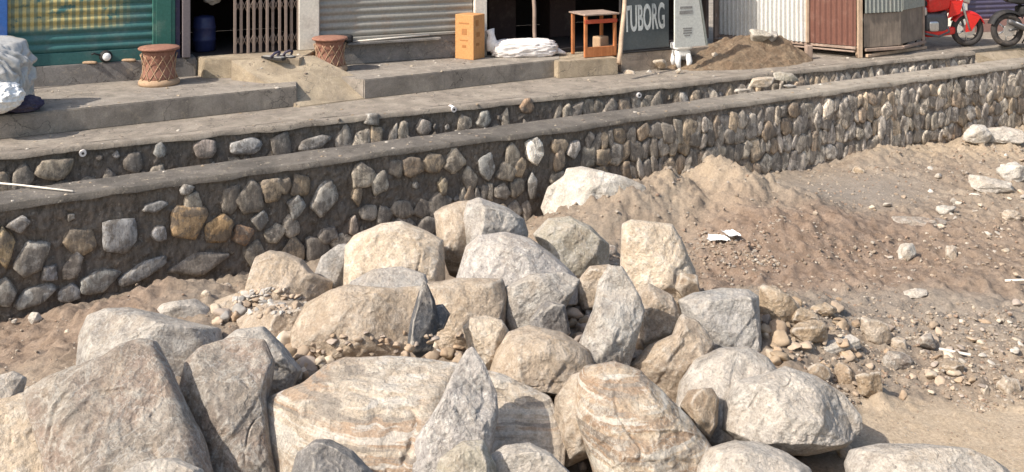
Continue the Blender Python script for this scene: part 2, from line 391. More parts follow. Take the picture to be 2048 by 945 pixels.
# ------------------------------------------------------------------ ground
W0, WD = np.array([-4.63, 9.05]), np.array([.863, .506]); WD = WD / np.linalg.norm(WD)   # outer wall front line
WN = np.array([WD[1], -WD[0]])
I0, ID = np.array([-5.24, 10.24]), np.array([.885, .466]); ID = ID / np.linalg.norm(ID)   # inner wall front line
IN_ = np.array([ID[1], -ID[0]])
def sm(x, a, b):
    t = np.clip((x - a) / (b - a), 0, 1); return t * t * (3 - 2 * t)
def pile(x, y, cx, cy, h, rx, ry, rot=0):
    c, s = math.cos(rot), math.sin(rot); dx, dy = x - cx, y - cy
    u, v = (dx * c + dy * s) / rx, (-dx * s + dy * c) / ry
    r = np.sqrt(u * u + v * v); return h * 1.15 * np.clip(1 - r * r, 0, 1) ** 1.6
def pix(x, y):
    Y = np.maximum(y, .5); return 1024 + FPX * x / Y, FPX * HC / Y - HZ
def ground_h(x, y):
    p = np.stack([x, y, np.zeros_like(x)], 1)
    px, py = pix(x, y)
    smooth = sm(py - 30 * vnoise(p * 1.5, 5), 790, 850) * sm(px, 1560, 1700)
    near = (y > 3.5) & (y < 20) & (x > -9) & (x < 13)
    h = .05 * fbm(p * .55, 1, 3)
    rough = (1 - .85 * smooth)
    flat = 1 - .85 * np.exp(-((px - 1690) / 190) ** 4 - ((py - 380) / 36) ** 4)
    h = h + flat * rough * (.05 * fbm(p * 2.2, 2, 4) + .09 * np.maximum(fbm(p * 6.5, 3, 3, .6), -.05) + .05 * np.maximum(fbm(p * 15, 6, 3, .6), 0) + .03 * fbm(p * 23, 4, 3, .7))
    # bed of the boulder heap
    h = h + .24 * sm(x, -4.6, -2.8) * (1 - sm(x, 1.9, 3.2)) * sm(y, 6.9, 7.9) * (1 - sm(y, 8.4, 9.9))
    # spoil piles in front of the outer wall
    n = 1 + .38 * fbm(p * 2.3, 9, 5, .6) + .22 * np.abs(fbm(p * 7, 10, 4, .65))
    h = h + pile(x, y, 2.55, 12.3, .31, 1.45, .95, .4) * (1 + .3 * vnoise(p * 1.6, 77)) * n + pile(x, y, 1.15, 11.45, .34, 1.25, .75, .3) * n
    h = h + pile(x, y, 1.75, 11.9, .13, 1.1, .7, .4) * n + pile(x, y, 3.3, 12.3, .10, 1.3, .7, .4) * n
    h = h + pile(x, y, 3.0, 11.3, .22, 1.7, 1.0, .3) * n + pile(x, y, 5.45, 14.6, .12, .9, .45, .5) * n + pile(x, y, 7.6, 15.6, .12, 1.5, .6, .55) * n
    h = h + pile(x, y, 2.5, 8.8, .10, 1.1, .9) * n + pile(x, y, -3.0, 8.9, .16, 1.2, .6, .5) * n
    return h * near + 0
def gz(x, y): return float(ground_h(np.array([x], float), np.array([y], float))[0])
def gpt(px, py):
    z = 0.0
    for _ in range(6):
        p = ptZ(px, py, z); z = gz(p[0], p[1])
    return ptZ(px, py, z)

def axis(a, b, fine, far):
    core = np.arange(a, b, fine); lo = [a]; d = fine
    while lo[-1] > -far: d *= 1.5; lo.append(lo[-1] - d)
    hi = [core[-1]]; d = fine
    while hi[-1] < far: d *= 1.5; hi.append(hi[-1] + d)
    return np.concatenate([np.array(lo[1:][::-1]), core, np.array(hi[1:])])
def grid_faces(nx, ny):
    i = np.arange(nx * ny).reshape(ny, nx)
    return np.stack([i[:-1, :-1].ravel(), i[:-1, 1:].ravel(), i[1:, 1:].ravel(), i[1:, :-1].ravel()], 1)
gx, gy = axis(-7, 11, .03, 400), axis(5.0, 17.5, .03, 400)
GX, GY = np.meshgrid(gx, gy); gX, gY = GX.ravel(), GY.ravel()
gZ = ground_h(gX, gY)
gp = np.stack([gX, gY, gZ * 0], 1); ppx, ppy = pix(gX, gY)
nz = fbm(gp * 1.3, 21, 4)
infront = gY > 3
red = sm(ppx + 60 * nz, 1330, 1450) * (1 - sm(ppx, 1700, 2100) * .5) * sm(ppy + 30 * nz, 415, 470) * (1 - sm(ppy + 40 * nz, 560, 640))
red = np.maximum(red, sm(-ppx, -420, -250) * sm(ppy + 25 * nz, 590, 650) * (1 - sm(ppy, 720, 800)) * .8)
sand = sm(ppy + 25 * nz, 785, 830) * sm(ppx, 1640, 1740) + .8 * sm(.45 - np.hypot((ppx - 1350) / 420, (ppy - 400) / 110) * .5, 0, .25) * (.6 + .5 * nz)
sand = sand + .7 * sm(ppx, 1640, 1760) * (1 - sm(ppy, 300, 340)) * (ppy > 150)
silt = np.exp(-((ppx - 1680) / 170) ** 4 - ((ppy - 385) / 38) ** 2) + .65 * sm(ppx + 80 * nz, 1560, 1700) * sm(ppy + 30 * nz, 560, 620) * (1 - sm(ppy, 660, 720))
sand = sand + .9 * np.exp(-((ppx - 1632) / 75) ** 4 - ((ppy - 406 + 5 * nz) / 6) ** 4)
gc = np.clip(np.stack([red, sand, silt], 1), 0, 1) * infront[:, None]
tag(mk('ground', np.stack([gX, gY, gZ], 1), grid_faces(len(gx), len(gy)), M['ground'], col=gc), kind='structure')

# ------------------------------------------------------------------ rocks
def hull_planes(P):
    bm = bmesh.new()
    for p in P: bm.verts.new(p)
    bmesh.ops.convex_hull(bm, input=bm.verts, use_existing_faces=False)
    c = P.mean(0); out = []
    bmesh.ops.recalc_face_normals(bm, faces=bm.faces)
    for f in bm.faces:
        n = np.array(f.normal); d = float(np.dot(n, np.array(f.verts[0].co)))
        if np.dot(n, c) > d: n, d = -n, -d
        if f.calc_area() > 1e-6: out.append((n, d))
    bm.free(); keep = []
    for n, d in out:
        if all(np.dot(n, a) < .995 for a, _ in keep): keep.append((n, d))
    return np.array([k[0] for k in keep]), np.array([k[1] for k in keep])

def radial(U, N, D, p):
    q = np.maximum(U @ N.T / D[None, :], 0)
    return 1.0 / np.maximum((q ** p).sum(1), 1e-12) ** (1 / p)

def poly_r(poly, c, ang):
    """distance from c to the outline along each angle"""
    R = np.zeros(len(ang)); d = np.stack([np.cos(ang), np.sin(ang)], 1)
    P = np.asarray(poly) - c
    for a, b in zip(P, np.roll(P, -1, 0)):
        e = b - a; den = d[:, 0] * e[1] - d[:, 1] * e[0]
        den = np.where(np.abs(den) < 1e-9, 1e-9, den)
        t = (a[0] * e[1] - a[1] * e[0]) / den; s = (a[0] * d[:, 1] - a[1] * d[:, 0]) / den
        ok = (t > 0) & (s >= -1e-6) & (s <= 1 + 1e-6); R = np.where(ok, np.maximum(R, t), R)
    return R

RI = [100]
def rock(label, outline, zc=.3, thick=None, lean=.25, mat='tan', front=None, lvl=5, rough=1.0, strata=None, Y=None, cat='boulder', name='boulder', group=None, cuts=7, rim=.09, sharp=26, down=.22, grow=1.03):
    """outline: the boulder's contour seen from the road; lean: how far it tips backwards; front: (px, py, towards viewer in m) ridge points"""
    RI[0] += 1; seed = RI[0]; r_ = np.random.default_rng(seed)
    o = np.array(outline, float); m0 = (o.min(0) + o.max(0)) / 2; hh = np.ptp(o[:, 1])
    o = m0 + (o - m0) * np.array([grow, 1]); o[:, 1] += np.clip((o[:, 1] - m0[1]) / (hh / 2), 0, 1) * hh * down
    x, y = o[:, 0], o[:, 1]; x1, y1 = np.roll(x, -1), np.roll(y, -1); cr = x * y1 - x1 * y
    cx, cy = ((x + x1) * cr).sum() / (3 * cr.sum()), ((y + y1) * cr).sum() / (3 * cr.sum())
    if Y is None: Y = FPX * (HC - zc) / (cy + HZ)
    s = Y / FPX; size = math.sqrt(abs(cr.sum() / 2)) * s
    if thick is None: thick = size * .9
    kk = (cy + HZ) / FPX; ct = 1 / math.sqrt(1 + kk * kk); st = kk * ct; lean = float(np.clip(lean - .35, -.1, .5))
    Q = np.stack([(x - cx) * s, (cy - y) * s * ct], 1)              # contour in metres, (right, up) on a plane tipped back
    # facets of the visible side
    P = [(a, 0, b) for a, b in Q]
    if front is None:
        wx, hz = Q[:, 0].max() - Q[:, 0].min(), Q[:, 1].max() - Q[:, 1].min()
        sk = r_.uniform(-.22, .22) * hz; k1, k2 = r_.uniform(.10, .32, 2); lo = r_.uniform(.14, .33)
        cand = [(-k1 * wx + r_.normal(0, .04) * wx, lo * hz - sk * .5, r_.uniform(.40, .62)), (k2 * wx, lo * hz + sk * .5, r_.uniform(.34, .58)),
                (r_.uniform(-.32, -.1) * wx, -.32 * hz, r_.uniform(.40, .66)), (r_.uniform(.05, .3) * wx, -.32 * hz, r_.uniform(.26, .50))]
        for a, b, t_ in cand: P.append((a, thick * t_, b))
    else:
        for a, b, dy in front: P.append(((a - cx) * s, dy, (cy - b) * s * ct))
    P = np.array(P); N, D = hull_planes(np.vstack([P, [[0, -size, 0]]])); k_ = N[:, 1] > .08; N, D = N[k_], D[k_]
    top = P[:, 1].max()
    U, F = ico(lvl)
    th = np.arctan2(U[:, 2], U[:, 0]); sr = np.hypot(U[:, 0], U[:, 2])
    Rp = poly_r(Q, np.zeros(2), np.linspace(-math.pi, math.pi, 721))
    ker = np.array([1, 2, 3, 2, 1.]); ker /= ker.sum(); Rp = np.convolve(np.concatenate([Rp[-3:-1], Rp, Rp[1:3]]), ker, 'valid')
    R = np.interp(th, np.linspace(-math.pi, math.pi, 721), Rp)
    # a ragged rather than drawn contour
    un = np.stack([np.cos(th), np.sin(th), 0 * th], 1)
    R = R * (1 + .018 * fbm(un * 2.6 + seed, seed + 40, 4, .6) * rough)
    w = sr; X, Zc = w * R * np.cos(th), w * R * np.sin(th)
    H = (D[None, :] - X[:, None] * N[:, 0] - Zc[:, None] * N[:, 2]) / N[:, 1]
    for _ in range(cuts):                                       # knocked-off corners and cleavage faces
        j = r_.integers(len(Q)); f = r_.uniform(.25, .8); c0 = Q[j] * f
        h0 = np.min((D - c0[0] * N[:, 0] - c0[1] * N[:, 2]) / N[:, 1]) * r_.uniform(.86, .97)
        g = Q[j] / np.linalg.norm(Q[j]) * r_.uniform(.15, .75) + r_.normal(0, .18, 2)
        H = np.hstack([H, (h0 - (X - c0[0]) * g[0] - (Zc - c0[1]) * g[1])[:, None]])
    e = .006 * size; Hm = H.min(1); H = Hm - e * np.log(np.exp(-(H - Hm[:, None]) / e).sum(1))
    H = np.maximum(H, -.05 * size) + e
    rimf = np.sqrt(np.clip(1 - w ** sharp, 0, 1))
    Df = H * np.clip(rimf * 1.5, 0, 1) + rim * size * rimf
    Db = thick * .5 * np.sqrt(np.clip(1 - w ** 4, 0, 1)) + rim * size * .5 * rimf
    dep = np.where(U[:, 1] < 0, Df, -Db)                        # towards the viewer
    V = np.stack([X, -dep + lean * Zc, Zc], 1)
    q = V + seed * 3.7
    n1 = fbm(q / size * 1.7, seed, 3); rd = fbm(q / size * 3.0, seed + 5, 5, .6, ridge=True); n3 = fbm(q * 13, seed + 9, 5, .62)
    ck = fbm(q / size * 1.3, seed + 15, 3); ck = np.exp(-(ck / .018) ** 2) * sm(rd, .1, .5)            # a few long cracks
    tz = fbm(q / size * 1.9 + 7, seed + 21, 3, .45) * 5 + .3 * n3; ti = np.floor(tz); chip = (ti + sm(tz - ti, .86, 1.0)) / 5
    tz2 = (V @ np.array([.8, .2, -.55]) + .12 * size * n1) / (size * .16); ti2 = np.floor(tz2); led = _hash(ti2.astype(int), ti2.astype(int) * 5, ti2.astype(int) * 9, seed); led2 = _hash(ti2.astype(int) + 1, ti2.astype(int) * 5 + 5, ti2.astype(int) * 9 + 9, seed); led = led + (led2 - led) * sm(tz2 - ti2, .8, 1)
    disp = rough * (size * .040 * chip + size * .030 * (led - .5) * (n1 > -.1) + size * .008 * n1 + size * .014 * (rd - .3) + .009 * n3 - size * .022 * ck)
    if lvl >= 6: disp += rough * .005 * fbm(q * 42, seed + 3, 3)
    if strata:
        dr, per, amp = strata; dr = np.array(dr, float); dr /= np.linalg.norm(dr)
        t = (V @ dr + .05 * n1 + .012 * n3) / per; i = np.floor(t); fr = t - i; ii = i.astype(int)
        hsh, h2 = _hash(ii, ii * 3, ii * 7, seed), _hash(ii + 1, ii * 3 + 3, ii * 7 + 7, seed)
        disp += amp * ((hsh + (h2 - hsh) * sm(fr, .8, 1.0)) - .5)
    disp = disp * (1 - .75 * w ** 8)
    V[:, 1] += np.where(U[:, 1] < 0, -disp, disp) * np.clip(1.1 - w ** 6, .15, 1)
    V[:, 0] += np.cos(th) * disp * w ** 2 * .5; V[:, 2] += np.sin(th) * disp * w ** 2 * .5
    V = np.stack([V[:, 0], V[:, 1] * ct + V[:, 2] * st, V[:, 2] * ct - V[:, 1] * st], 1)
    ob = mk(name, V, F, M[mat]); ob.location = ptY(cx, cy, Y)
    return tag(ob, label, cat, group)

BIG = 6
# back row against the wall and the spoil
rock('long white boulder half buried in the brown soil pile beside the stone wall', [(1085,405),(1098,375),(1130,352),(1136,337),(1165,332),(1240,351),(1292,374),(1308,395),(1290,430),(1100,430)], zc=.30, thick=.42, mat='white', lvl=BIG, cuts=3)
rock('rounded tan boulder leaning against the left side of a grey veined boulder near the wall', [(868,425),(885,412),(915,402),(945,400),(970,440),(968,500),(935,535),(900,525),(876,480)], zc=.32, mat='tan', Y=9.75)
rock('grey boulder with pale streaks standing highest beside the wall foot', [(925,440),(936,402),(958,394),(1010,413),(1046,438),(1056,462),(1040,505),(950,510),(930,475)], zc=.32, mat='grey', lvl=BIG, Y=9.6)
rock('greenish grey boulder with one white vein below the soil pile', [(1068,468),(1098,437),(1140,432),(1180,452),(1218,490),(1215,525),(1160,550),(1110,530)], zc=.28, mat='green', lvl=BIG)
rock('large rounded cream boulder standing upright near the wall', [(690,560),(691,492),(706,470),(760,445),(800,440),(845,458),(884,480),(889,545),(872,600),(700,600)], zc=.36, thick=.55, mat='cream', lvl=BIG, lean=.3, front=[(720,500,.14),(770,465,.10),(850,490,.14),(800,520,.20),(720,590,.25),(860,590,.25)], Y=9.15)
rock('small grey boulder tucked behind the left edge of the cream boulder', [(628,548),(642,513),(675,488),(700,487),(706,560),(650,575)], zc=.25, mat='grey', Y=9.45)
rock('tan dusty boulder with a pointed top behind the small rubble patch', [(492,575),(510,512),(535,500),(565,503),(600,519),(622,545),(660,562),(655,610),(560,640),(480,640)], zc=.30, mat='tan', lvl=BIG, Y=9.0)
rock('small smooth tan boulder left of the rubble patch', [(418,628),(432,600),(470,585),(505,600),(510,640),(470,655),(425,652)], zc=.22, mat='tan', Y=8.75)
rock('broad light grey speckled boulder with a rounded top in the middle of the heap', [(912,556),(934,492),(958,469),(1010,462),(1060,474),(1105,508),(1152,548),(1150,585),(1050,600),(925,595)], zc=.42, thick=.75, mat='speck', lvl=BIG, lean=.45, Y=8.75)
rock('cream block with a flat top and squared shoulders standing at the heap edge', [(1240,560),(1249,446),(1266,437),(1310,442),(1347,447),(1362,474),(1388,535),(1396,590),(1330,610),(1250,600)], zc=.42, thick=.55, mat='cream', lvl=BIG, lean=.2, front=[(1262,455,.06),(1340,465,.06),(1362,545,.18),(1290,520,.22),(1270,590,.2),(1375,590,.15)], Y=8.95)
rock('small tan stone wedged left of the upright veined boulder', [(1148,570),(1180,532),(1222,528),(1218,600),(1165,605)], zc=.38, mat='tan', Y=8.75)
rock('small brown block with a dark underside beside the cream block', [(1350,575),(1362,545),(1395,550),(1400,585),(1375,598)], zc=.35, mat='brown', lvl=4, Y=8.55)
# middle row
rock('brown boulder with a white crystalline patch under the speckled boulder', [(1008,575),(1060,548),(1130,543),(1160,560),(1135,605),(1090,660),(1030,660),(1008,625)], zc=.42, mat='vein', lvl=BIG, Y=8.2, front=[(1040,575,.16),(1120,570,.14),(1080,640,.22),(1030,640,.15)])
rock('tall upright veined grey boulder leaning beside a deep shadow', [(1140,700),(1188,620),(1200,560),(1222,528),(1248,530),(1282,592),(1290,620),(1262,690),(1240,730),(1170,735)], zc=.50, thick=.42, mat='vein', lvl=BIG, lean=.1, front=[(1215,570,.08),(1250,600,.10),(1200,680,.2),(1250,690,.14),(1235,560,.04)], strata=((1,.2,.3), .05, .012), Y=7.55)
rock('tan block with a chipped lower edge right of the upright veined boulder', [(1262,600),(1300,565),(1345,590),(1366,632),(1364,655),(1320,680),(1275,690)], zc=.44, mat='tan', lvl=BIG, Y=8.15, front=[(1290,590,.14),(1345,625,.12),(1335,650,.16),(1290,660,.18)])
rock('square grey boulder with a dark hollow near the right edge of the heap', [(1362,600),(1392,585),(1445,575),(1500,578),(1519,592),(1517,690),(1490,710),(1420,710),(1375,670)], zc=.38, mat='grey', lvl=BIG, Y=8.1, thick=.6, front=[(1385,610,.2),(1490,600,.16),(1500,690,.2),(1420,640,.26),(1440,700,.2)])
rock('tan angular boulder with a vertical ridge in front of the square grey boulder', [(1262,725),(1300,690),(1350,668),(1368,625),(1400,640),(1428,685),(1412,730),(1372,788),(1345,795),(1290,760)], zc=.40, mat='tan', lvl=BIG, Y=7.55, front=[(1372,660,.10),(1378,745,.22),(1310,720,.18),(1400,690,.08)])
rock('long tan block with a flat top between the cream boulder and the speckled boulder', [(838,600),(850,566),(920,554),(1004,556),(1014,590),(1006,650),(960,700),(870,705),(840,670)], zc=.40, mat='tan', lvl=BIG, Y=8.1, lean=.35, front=[(870,580,.12),(990,570,.12),(1000,630,.16),(900,660,.28),(960,670,.22)])
rock('thin grey flat stone lying in front of the large cream boulder', [(698,565),(745,538),(800,532),(848,548),(858,575),(800,590),(720,592)], zc=.42, mat='grey', thick=.35, lean=1.0, Y=8.55)
rock('wide tan boulder with a sloping brown face above the clods', [(585,660),(608,606),(655,580),(690,568),(780,575),(838,570),(846,620),(828,700),(720,700),(640,730),(595,715)], zc=.38, mat='tan', lvl=BIG, Y=8.0, thick=.75, lean=.4, front=[(660,600,.10),(790,595,.10),(690,620,.20),(720,680,.24),(800,685,.10),(640,690,.18)])
rock('sloping tan boulder below the small rubble patch', [(470,640),(520,600),(590,600),(640,625),(640,690),(600,730),(540,720),(500,680)], zc=.33, mat='tan', lvl=BIG, Y=8.3, lean=.7)
rock('wedge boulder, its shade painted in as near-black, standing on end in the middle of the heap', [(816,694),(820,650),(834,592),(846,554),(868,600),(878,650),(864,700),(838,718)], zc=.45, down=0, mat='slate', thick=.26, Y=7.3, lean=.05, cuts=2)  # its shaded face is painted by the near-black material
rock('small stone with a rounded end and painted-in shade beside the wedge boulder', [(862,612),(885,608),(900,628),(888,650),(868,658),(855,640)], zc=.45, mat='slate', thick=.25, lvl=5, Y=7.4)  # dark colour stands in for the shadow on this stone
rock('knobbly tan boulder above the tip of the pointed boulder', [(926,655),(940,636),(972,630),(1004,640),(1020,668),(1010,715),(975,725),(940,700)], zc=.44, mat='cream', lvl=BIG, Y=7.55)
rock('broad smooth tan boulder with a low rounded top in the heap centre', [(975,760),(995,700),(1018,662),(1060,648),(1128,664),(1178,700),(1190,745),(1150,790),(1000,775)], zc=.42, mat='tan', lvl=BIG, Y=7.35, lean=.6, down=.05)
rock('veined grey boulder with folded layers left of the large banded slab', [(430,690),(470,657),(520,652),(560,690),(600,735),(580,770),(530,792),(480,780)], zc=.40, mat='vein', lvl=BIG, Y=7.35, strata=((.5,.2,1), .06, .018), front=[(500,670,.10),(560,710,.18),(530,750,.22),(480,730,.2)])
rock('pale grey stone with a blue shaded end behind the veined boulders', [(300,640),(325,608),(385,597),(415,615),(428,640),(400,660),(330,665)], zc=.28, mat='pale', Y=8.6, lvl=5)
rock('long pale grey boulder with white marks behind the largest slab', [(156,670),(164,628),(195,614),(240,612),(300,625),(360,642),(425,655),(440,700),(380,760),(230,760),(165,720)], zc=.36, mat='vein', lvl=BIG, Y=7.85, lean=.55)
# front row
rock('cream and rust banded slab, the widest rock at the bottom of the heap', [(515,800),(560,780),(595,765),(640,722),(675,706),(800,706),(905,718),(1000,745),(1095,790),(1125,870),(1110,980),(800,1010),(590,1000),(550,900)], zc=.42, thick=1.0, mat='band', lvl=7, Y=6.62, lean=.75, down=0, strata=((.1,.35,1), .07, .022), front=[(620,770,.10),(900,760,.14),(760,800,.30),(600,860,.25),(700,960,.35),(900,940,.35),(1060,900,.2)])
rock('steep pointed speckled boulder standing in front of the banded slab', [(790,980),(826,872),(878,803),(905,735),(928,692),(942,684),(968,725),(990,785),(994,830),(975,900),(950,990)], zc=.50, thick=.42, mat='speck', lvl=7, Y=6.2, lean=.12, front=[(930,720,.03),(960,780,.08),(900,830,.16),(950,870,.16),(860,930,.12)], strata=((.75,.2,.6), .05, .010))
rock('layered rust and cream boulder with a white left edge, bottom centre right', [(1155,830),(1165,745),(1180,722),(1240,712),(1290,732),(1330,775),(1380,832),(1425,888),(1415,1000),(1220,1010),(1180,900)], zc=.42, thick=.8, mat='band2', lvl=7, Y=6.45, lean=.5, strata=((-.1,.3,1), .075, .024), front=[(1200,740,.08),(1280,760,.12),(1200,850,.22),(1330,850,.22),(1260,950,.34),(1380,950,.2)])
rock('smooth tan boulder showing between the banded slab and the layered boulder', [(1100,850),(1112,795),(1145,748),(1180,735),(1200,800),(1190,880),(1130,900)], zc=.36, mat='tan', Y=6.75, lvl=5)
rock('rounded pale boulder behind the large right hand boulder', [(1352,812),(1366,765),(1400,718),(1450,694),(1505,690),(1545,715),(1562,745),(1520,830),(1450,880),(1385,860)], zc=.34, mat='pale', lvl=BIG, Y=7.15, lean=.5)
rock('small brown stone with a dark crack in front of the rounded pale boulder', [(1362,812),(1380,780),(1425,775),(1438,800),(1432,840),(1414,862),(1385,845)], zc=.34, mat='brown', thick=.3, lvl=5, Y=6.75)
rock('massive pale grey boulder at the right end of the heap with a shadow beneath', [(1446,860),(1458,800),(1480,762),(1560,740),(1582,731),(1640,752),(1690,788),(1718,832),(1716,860),(1680,895),(1600,912),(1500,905)], zc=.30, down=0, thick=.85, mat='pale', lvl=7, Y=6.8, lean=.4, front=[(1500,780,.2),(1590,770,.16),(1680,820,.14),(1600,830,.32),(1500,870,.34),(1640,880,.26)])
rock('pale mottled boulder cut by the bottom edge between two larger boulders', [(1385,990),(1400,930),(1425,895),(1480,878),(1530,882),(1580,905),(1620,935),(1650,1000),(1500,1020)], zc=.28, mat='pale', lvl=BIG, Y=6.2, lean=.5)
rock('low pale boulder lying apart at the bottom right on the sand', [(1704,985),(1706,925),(1725,897),(1780,886),(1870,886),(1950,900),(2010,935),(2045,985),(1900,1020)], zc=.16, down=0, mat='pale', lvl=7, Y=6.25, lean=.8, thick=.7)
rock('huge flat grey brown slab tilted up at the lower left', [(20,775),(62,742),(165,700),(190,672),(225,660),(256,664),(300,728),(345,800),(395,862),(440,930),(470,1010),(170,1010),(110,900),(40,820)], zc=.55, thick=.42, mat='pink', lvl=7, Y=6.15, lean=.65, front=[(90,770,.10),(220,700,.08),(250,690,.04),(320,830,.10),(400,930,.12),(120,860,.10),(240,960,.2),(230,800,.16)], cuts=2, strata=((.6,.5,-.5), .12, .008))
rock('narrow pinkish slab tilted up beside the huge flat slab', [(346,780),(348,716),(375,680),(440,660),(500,668),(524,712),(522,790),(545,870),(585,950),(610,1010),(480,1010),(440,920),(385,830)], zc=.50, thick=.4, mat='pink', lvl=7, Y=6.55, lean=.55, front=[(380,720,.08),(480,690,.08),(500,780,.12),(440,800,.18),(500,900,.16),(560,960,.1)], cuts=2)
rock('tan block cut by the left edge beside the huge flat slab', [(-120,830),(-40,785),(15,775),(70,830),(125,890),(170,960),(180,1010),(-100,1010)], zc=.40, mat='cream', lvl=BIG, Y=6.7, lean=.6)
rock('small pale stone behind the block at the left edge', [(-30,790),(-10,752),(20,742),(45,755),(40,800)], zc=.30, mat='pale', lvl=5, Y=7.0)
rock('low grey domed boulder cut by the bottom edge below the banded slab', [(570,990),(592,905),(625,878),(655,877),(700,900),(748,950),(760,1000),(650,1020)], zc=.55, mat='dark', lvl=BIG, Y=5.75)
rock('pale domed stone cut by the bottom edge in front of the huge flat slab', [(225,1000),(250,945),(290,920),(340,915),(395,938),(425,1000),(320,1020)], zc=.60, mat='pale', lvl=BIG, Y=5.55)
rock('tan grey stone at the foot of the pointed boulder', [(850,1000),(880,915),(925,880),(965,878),(990,930),(1000,1000)], zc=.5, mat='green', lvl=BIG, Y=5.8)
rock('pale stone with flaky layers cut by the bottom edge right of the pointed boulder', [(968,1000),(975,915),(1010,890),(1060,884),(1100,905),(1140,945),(1175,1000)], zc=.45, mat='pale', lvl=BIG, Y=5.95, strata=((-.3,.3,1), .05, .012))
rock('small banded stone with pale stripes at the right side of the heap', [(1517,695),(1530,672),(1560,664),(1586,676),(1590,695),(1570,714),(1535,715)], zc=.14, down=0, mat='band2', lvl=5)
rock('flat grey stone showing below the wedge boulder', [(1060,640),(1090,600),(1130,610),(1140,660),(1100,690),(1060,670)], zc=.36, mat='dark', lvl=5, Y=8.0)

# ------------------------------------------------------------------ smaller stones, each its own object
def pebble(name, label, cat, px, py, w_, h_, mat, lvl=4, group=None, flat=.8, sink=.38):
    b = gpt(px, py + h_ / 2); Y = b[1]; s = Y / FPX
    RI[0] += 1; r_ = np.random.default_rng(RI[0])
    K = 14; Nn = r_.normal(size=(K, 3)); Nn /= np.linalg.norm(Nn, axis=1)[:, None]
    sx, sz = w_ * s / 2, h_ * s / 2 * 1.15; sy = (sx + sz) / 2 * flat
    D = r_.uniform(.72, 1.0, K)
    N = np.vstack([Nn, np.eye(3), -np.eye(3)]); D = np.append(D, np.ones(6) * .95)
    U, F = ico(lvl); V = U * radial(U, N, D, 16)[:, None] * np.array([sx, sy, sz])
    sz_ = max(sx, sz)
    V = V + U * (sz_ * .10 * fbm(U * 2.2 + RI[0], RI[0], 4))[:, None]
    a = r_.uniform(-.5, .5); ca, sa = math.cos(a), math.sin(a)
    o = mk(name, V, F, M[mat]); o.location = (b[0], b[1] + sy * .6, b[2] + sz * (1 - sink)); o.rotation_euler = (r_.uniform(-.15, .15), r_.uniform(-.12, .12), r_.uniform(-.5, .5))
    return tag(o, label, cat, group)

for a in [
 ('bright white stone lying at the foot of the outer wall, lower left', 66, 636, 32, 24, 'white'),
 ('tiny white stone beside the bright white stone at the wall foot', 28, 643, 13, 9, 'white'),
 ('white angular stone lying in red-brown earth, the brightest on the right side', 1818, 504, 30, 42, 'white'),
 ('large pale broken rock by the wall foot at the far right', 1965, 266, 60, 34, 'white'),
 ('flat pale rock behind the broken rock at the far right', 2012, 272, 90, 26, 'pale'),
 ('white rock cut by the right edge beyond the pale slabs', 2030, 345, 60, 36, 'white'),
 ('wide flat pale rock in front of the white rock at the right edge', 1990, 372, 95, 26, 'pale'),
 ('small smooth white stone on the brown earth below the pale slabs', 1896, 422, 42, 16, 'white'),
 ('flat tan rock at the right edge on the brown earth', 2030, 432, 52, 22, 'tan'),
 ('low pinkish stone between the white angular stone and the slab', 1850, 448, 110, 14, 'pink'),
 ('tan triangular stone right of the white angular stone', 1905, 508, 26, 28, 'tan'),
 ('pair-sized pale stone half sunk in grey silt', 1834, 588, 46, 16, 'pale'),
 ('large tan stone topping the rubble right of the heap', 1754, 660, 62, 46, 'tan'),
 ('squarish olive tan stone standing beside the massive pale boulder', 1742, 768, 46, 52, 'clod'),
 ('dark tan stone leaning on the squarish olive stone', 1694, 752, 52, 44, 'brown'),
 ('greyish brown long stone in the middle of the rubble', 1800, 724, 66, 30, 'pink'),
 ('rounded pinkish stone at the top of the gravel bank', 1858, 682, 38, 28, 'pink'),
 ('long brown stone lying under the white stick', 1912, 738, 52, 24, 'brown'),
 ('tan lump near the right edge of the gravel bank', 2020, 772, 44, 34, 'tan'),
 ('round pale pebble above the fine sand', 1973, 781, 22, 18, 'cream'),
 ('wide yellowish clod behind the small banded stone', 1622, 668, 78, 36, 'clod'),
 ('tall yellowish clod against the square grey boulder', 1560, 610, 66, 72, 'clod'),
 ('yellowish clod on top of the wide yellowish clod', 1612, 636, 60, 34, 'clod'),
 ('flat yellowish clod nearest the silt', 1650, 622, 56, 22, 'clod'),
 ('brown clod in the gap left of the squarish olive stone', 1640, 742, 44, 34, 'brown'),
 ('pale stone on the gravel just under the large tan stone', 1800, 690, 40, 24, 'tan'),
 ('cream stone peeping from under the massive pale boulder', 1690, 905, 34, 26, 'cream'),
 ('small yellow lump on the earth pile at the wall foot', 1718, 340, 24, 12, 'clod'),
 ('reddish stone beside the greenish grey boulder', 1256, 560, 34, 30, 'brown'),
 ('pink stone on the soil between the green grey boulder and the cream block', 1222, 502, 26, 28, 'pink'),
 ('small cream stone on the mud near the tan pointed boulder', 410, 588, 22, 14, 'cream'),
 ('small reddish stone on the mud behind the pale grey boulder', 452, 575, 26, 16, 'pink')]:
    pebble('stone', a[0], 'stone', *a[1:], lvl=5 if a[3] > 45 else 4)
# grey striped brick fragment in the rubble
b = gpt(1682, 714); br = MB(); br.box(-.17, .17, -.06, .06, -.03, .05, .008); br.box(-.15, .15, -.066, -.061, .005, .02, 0)
tag(br.build('brick_fragment', M['grey'], loc=(b[0], b[1] + .05, b[2] + .05), rz=.35), 'grey striped block fragment lying in the rubble right of the heap', 'block').rotation_euler.y = -.12

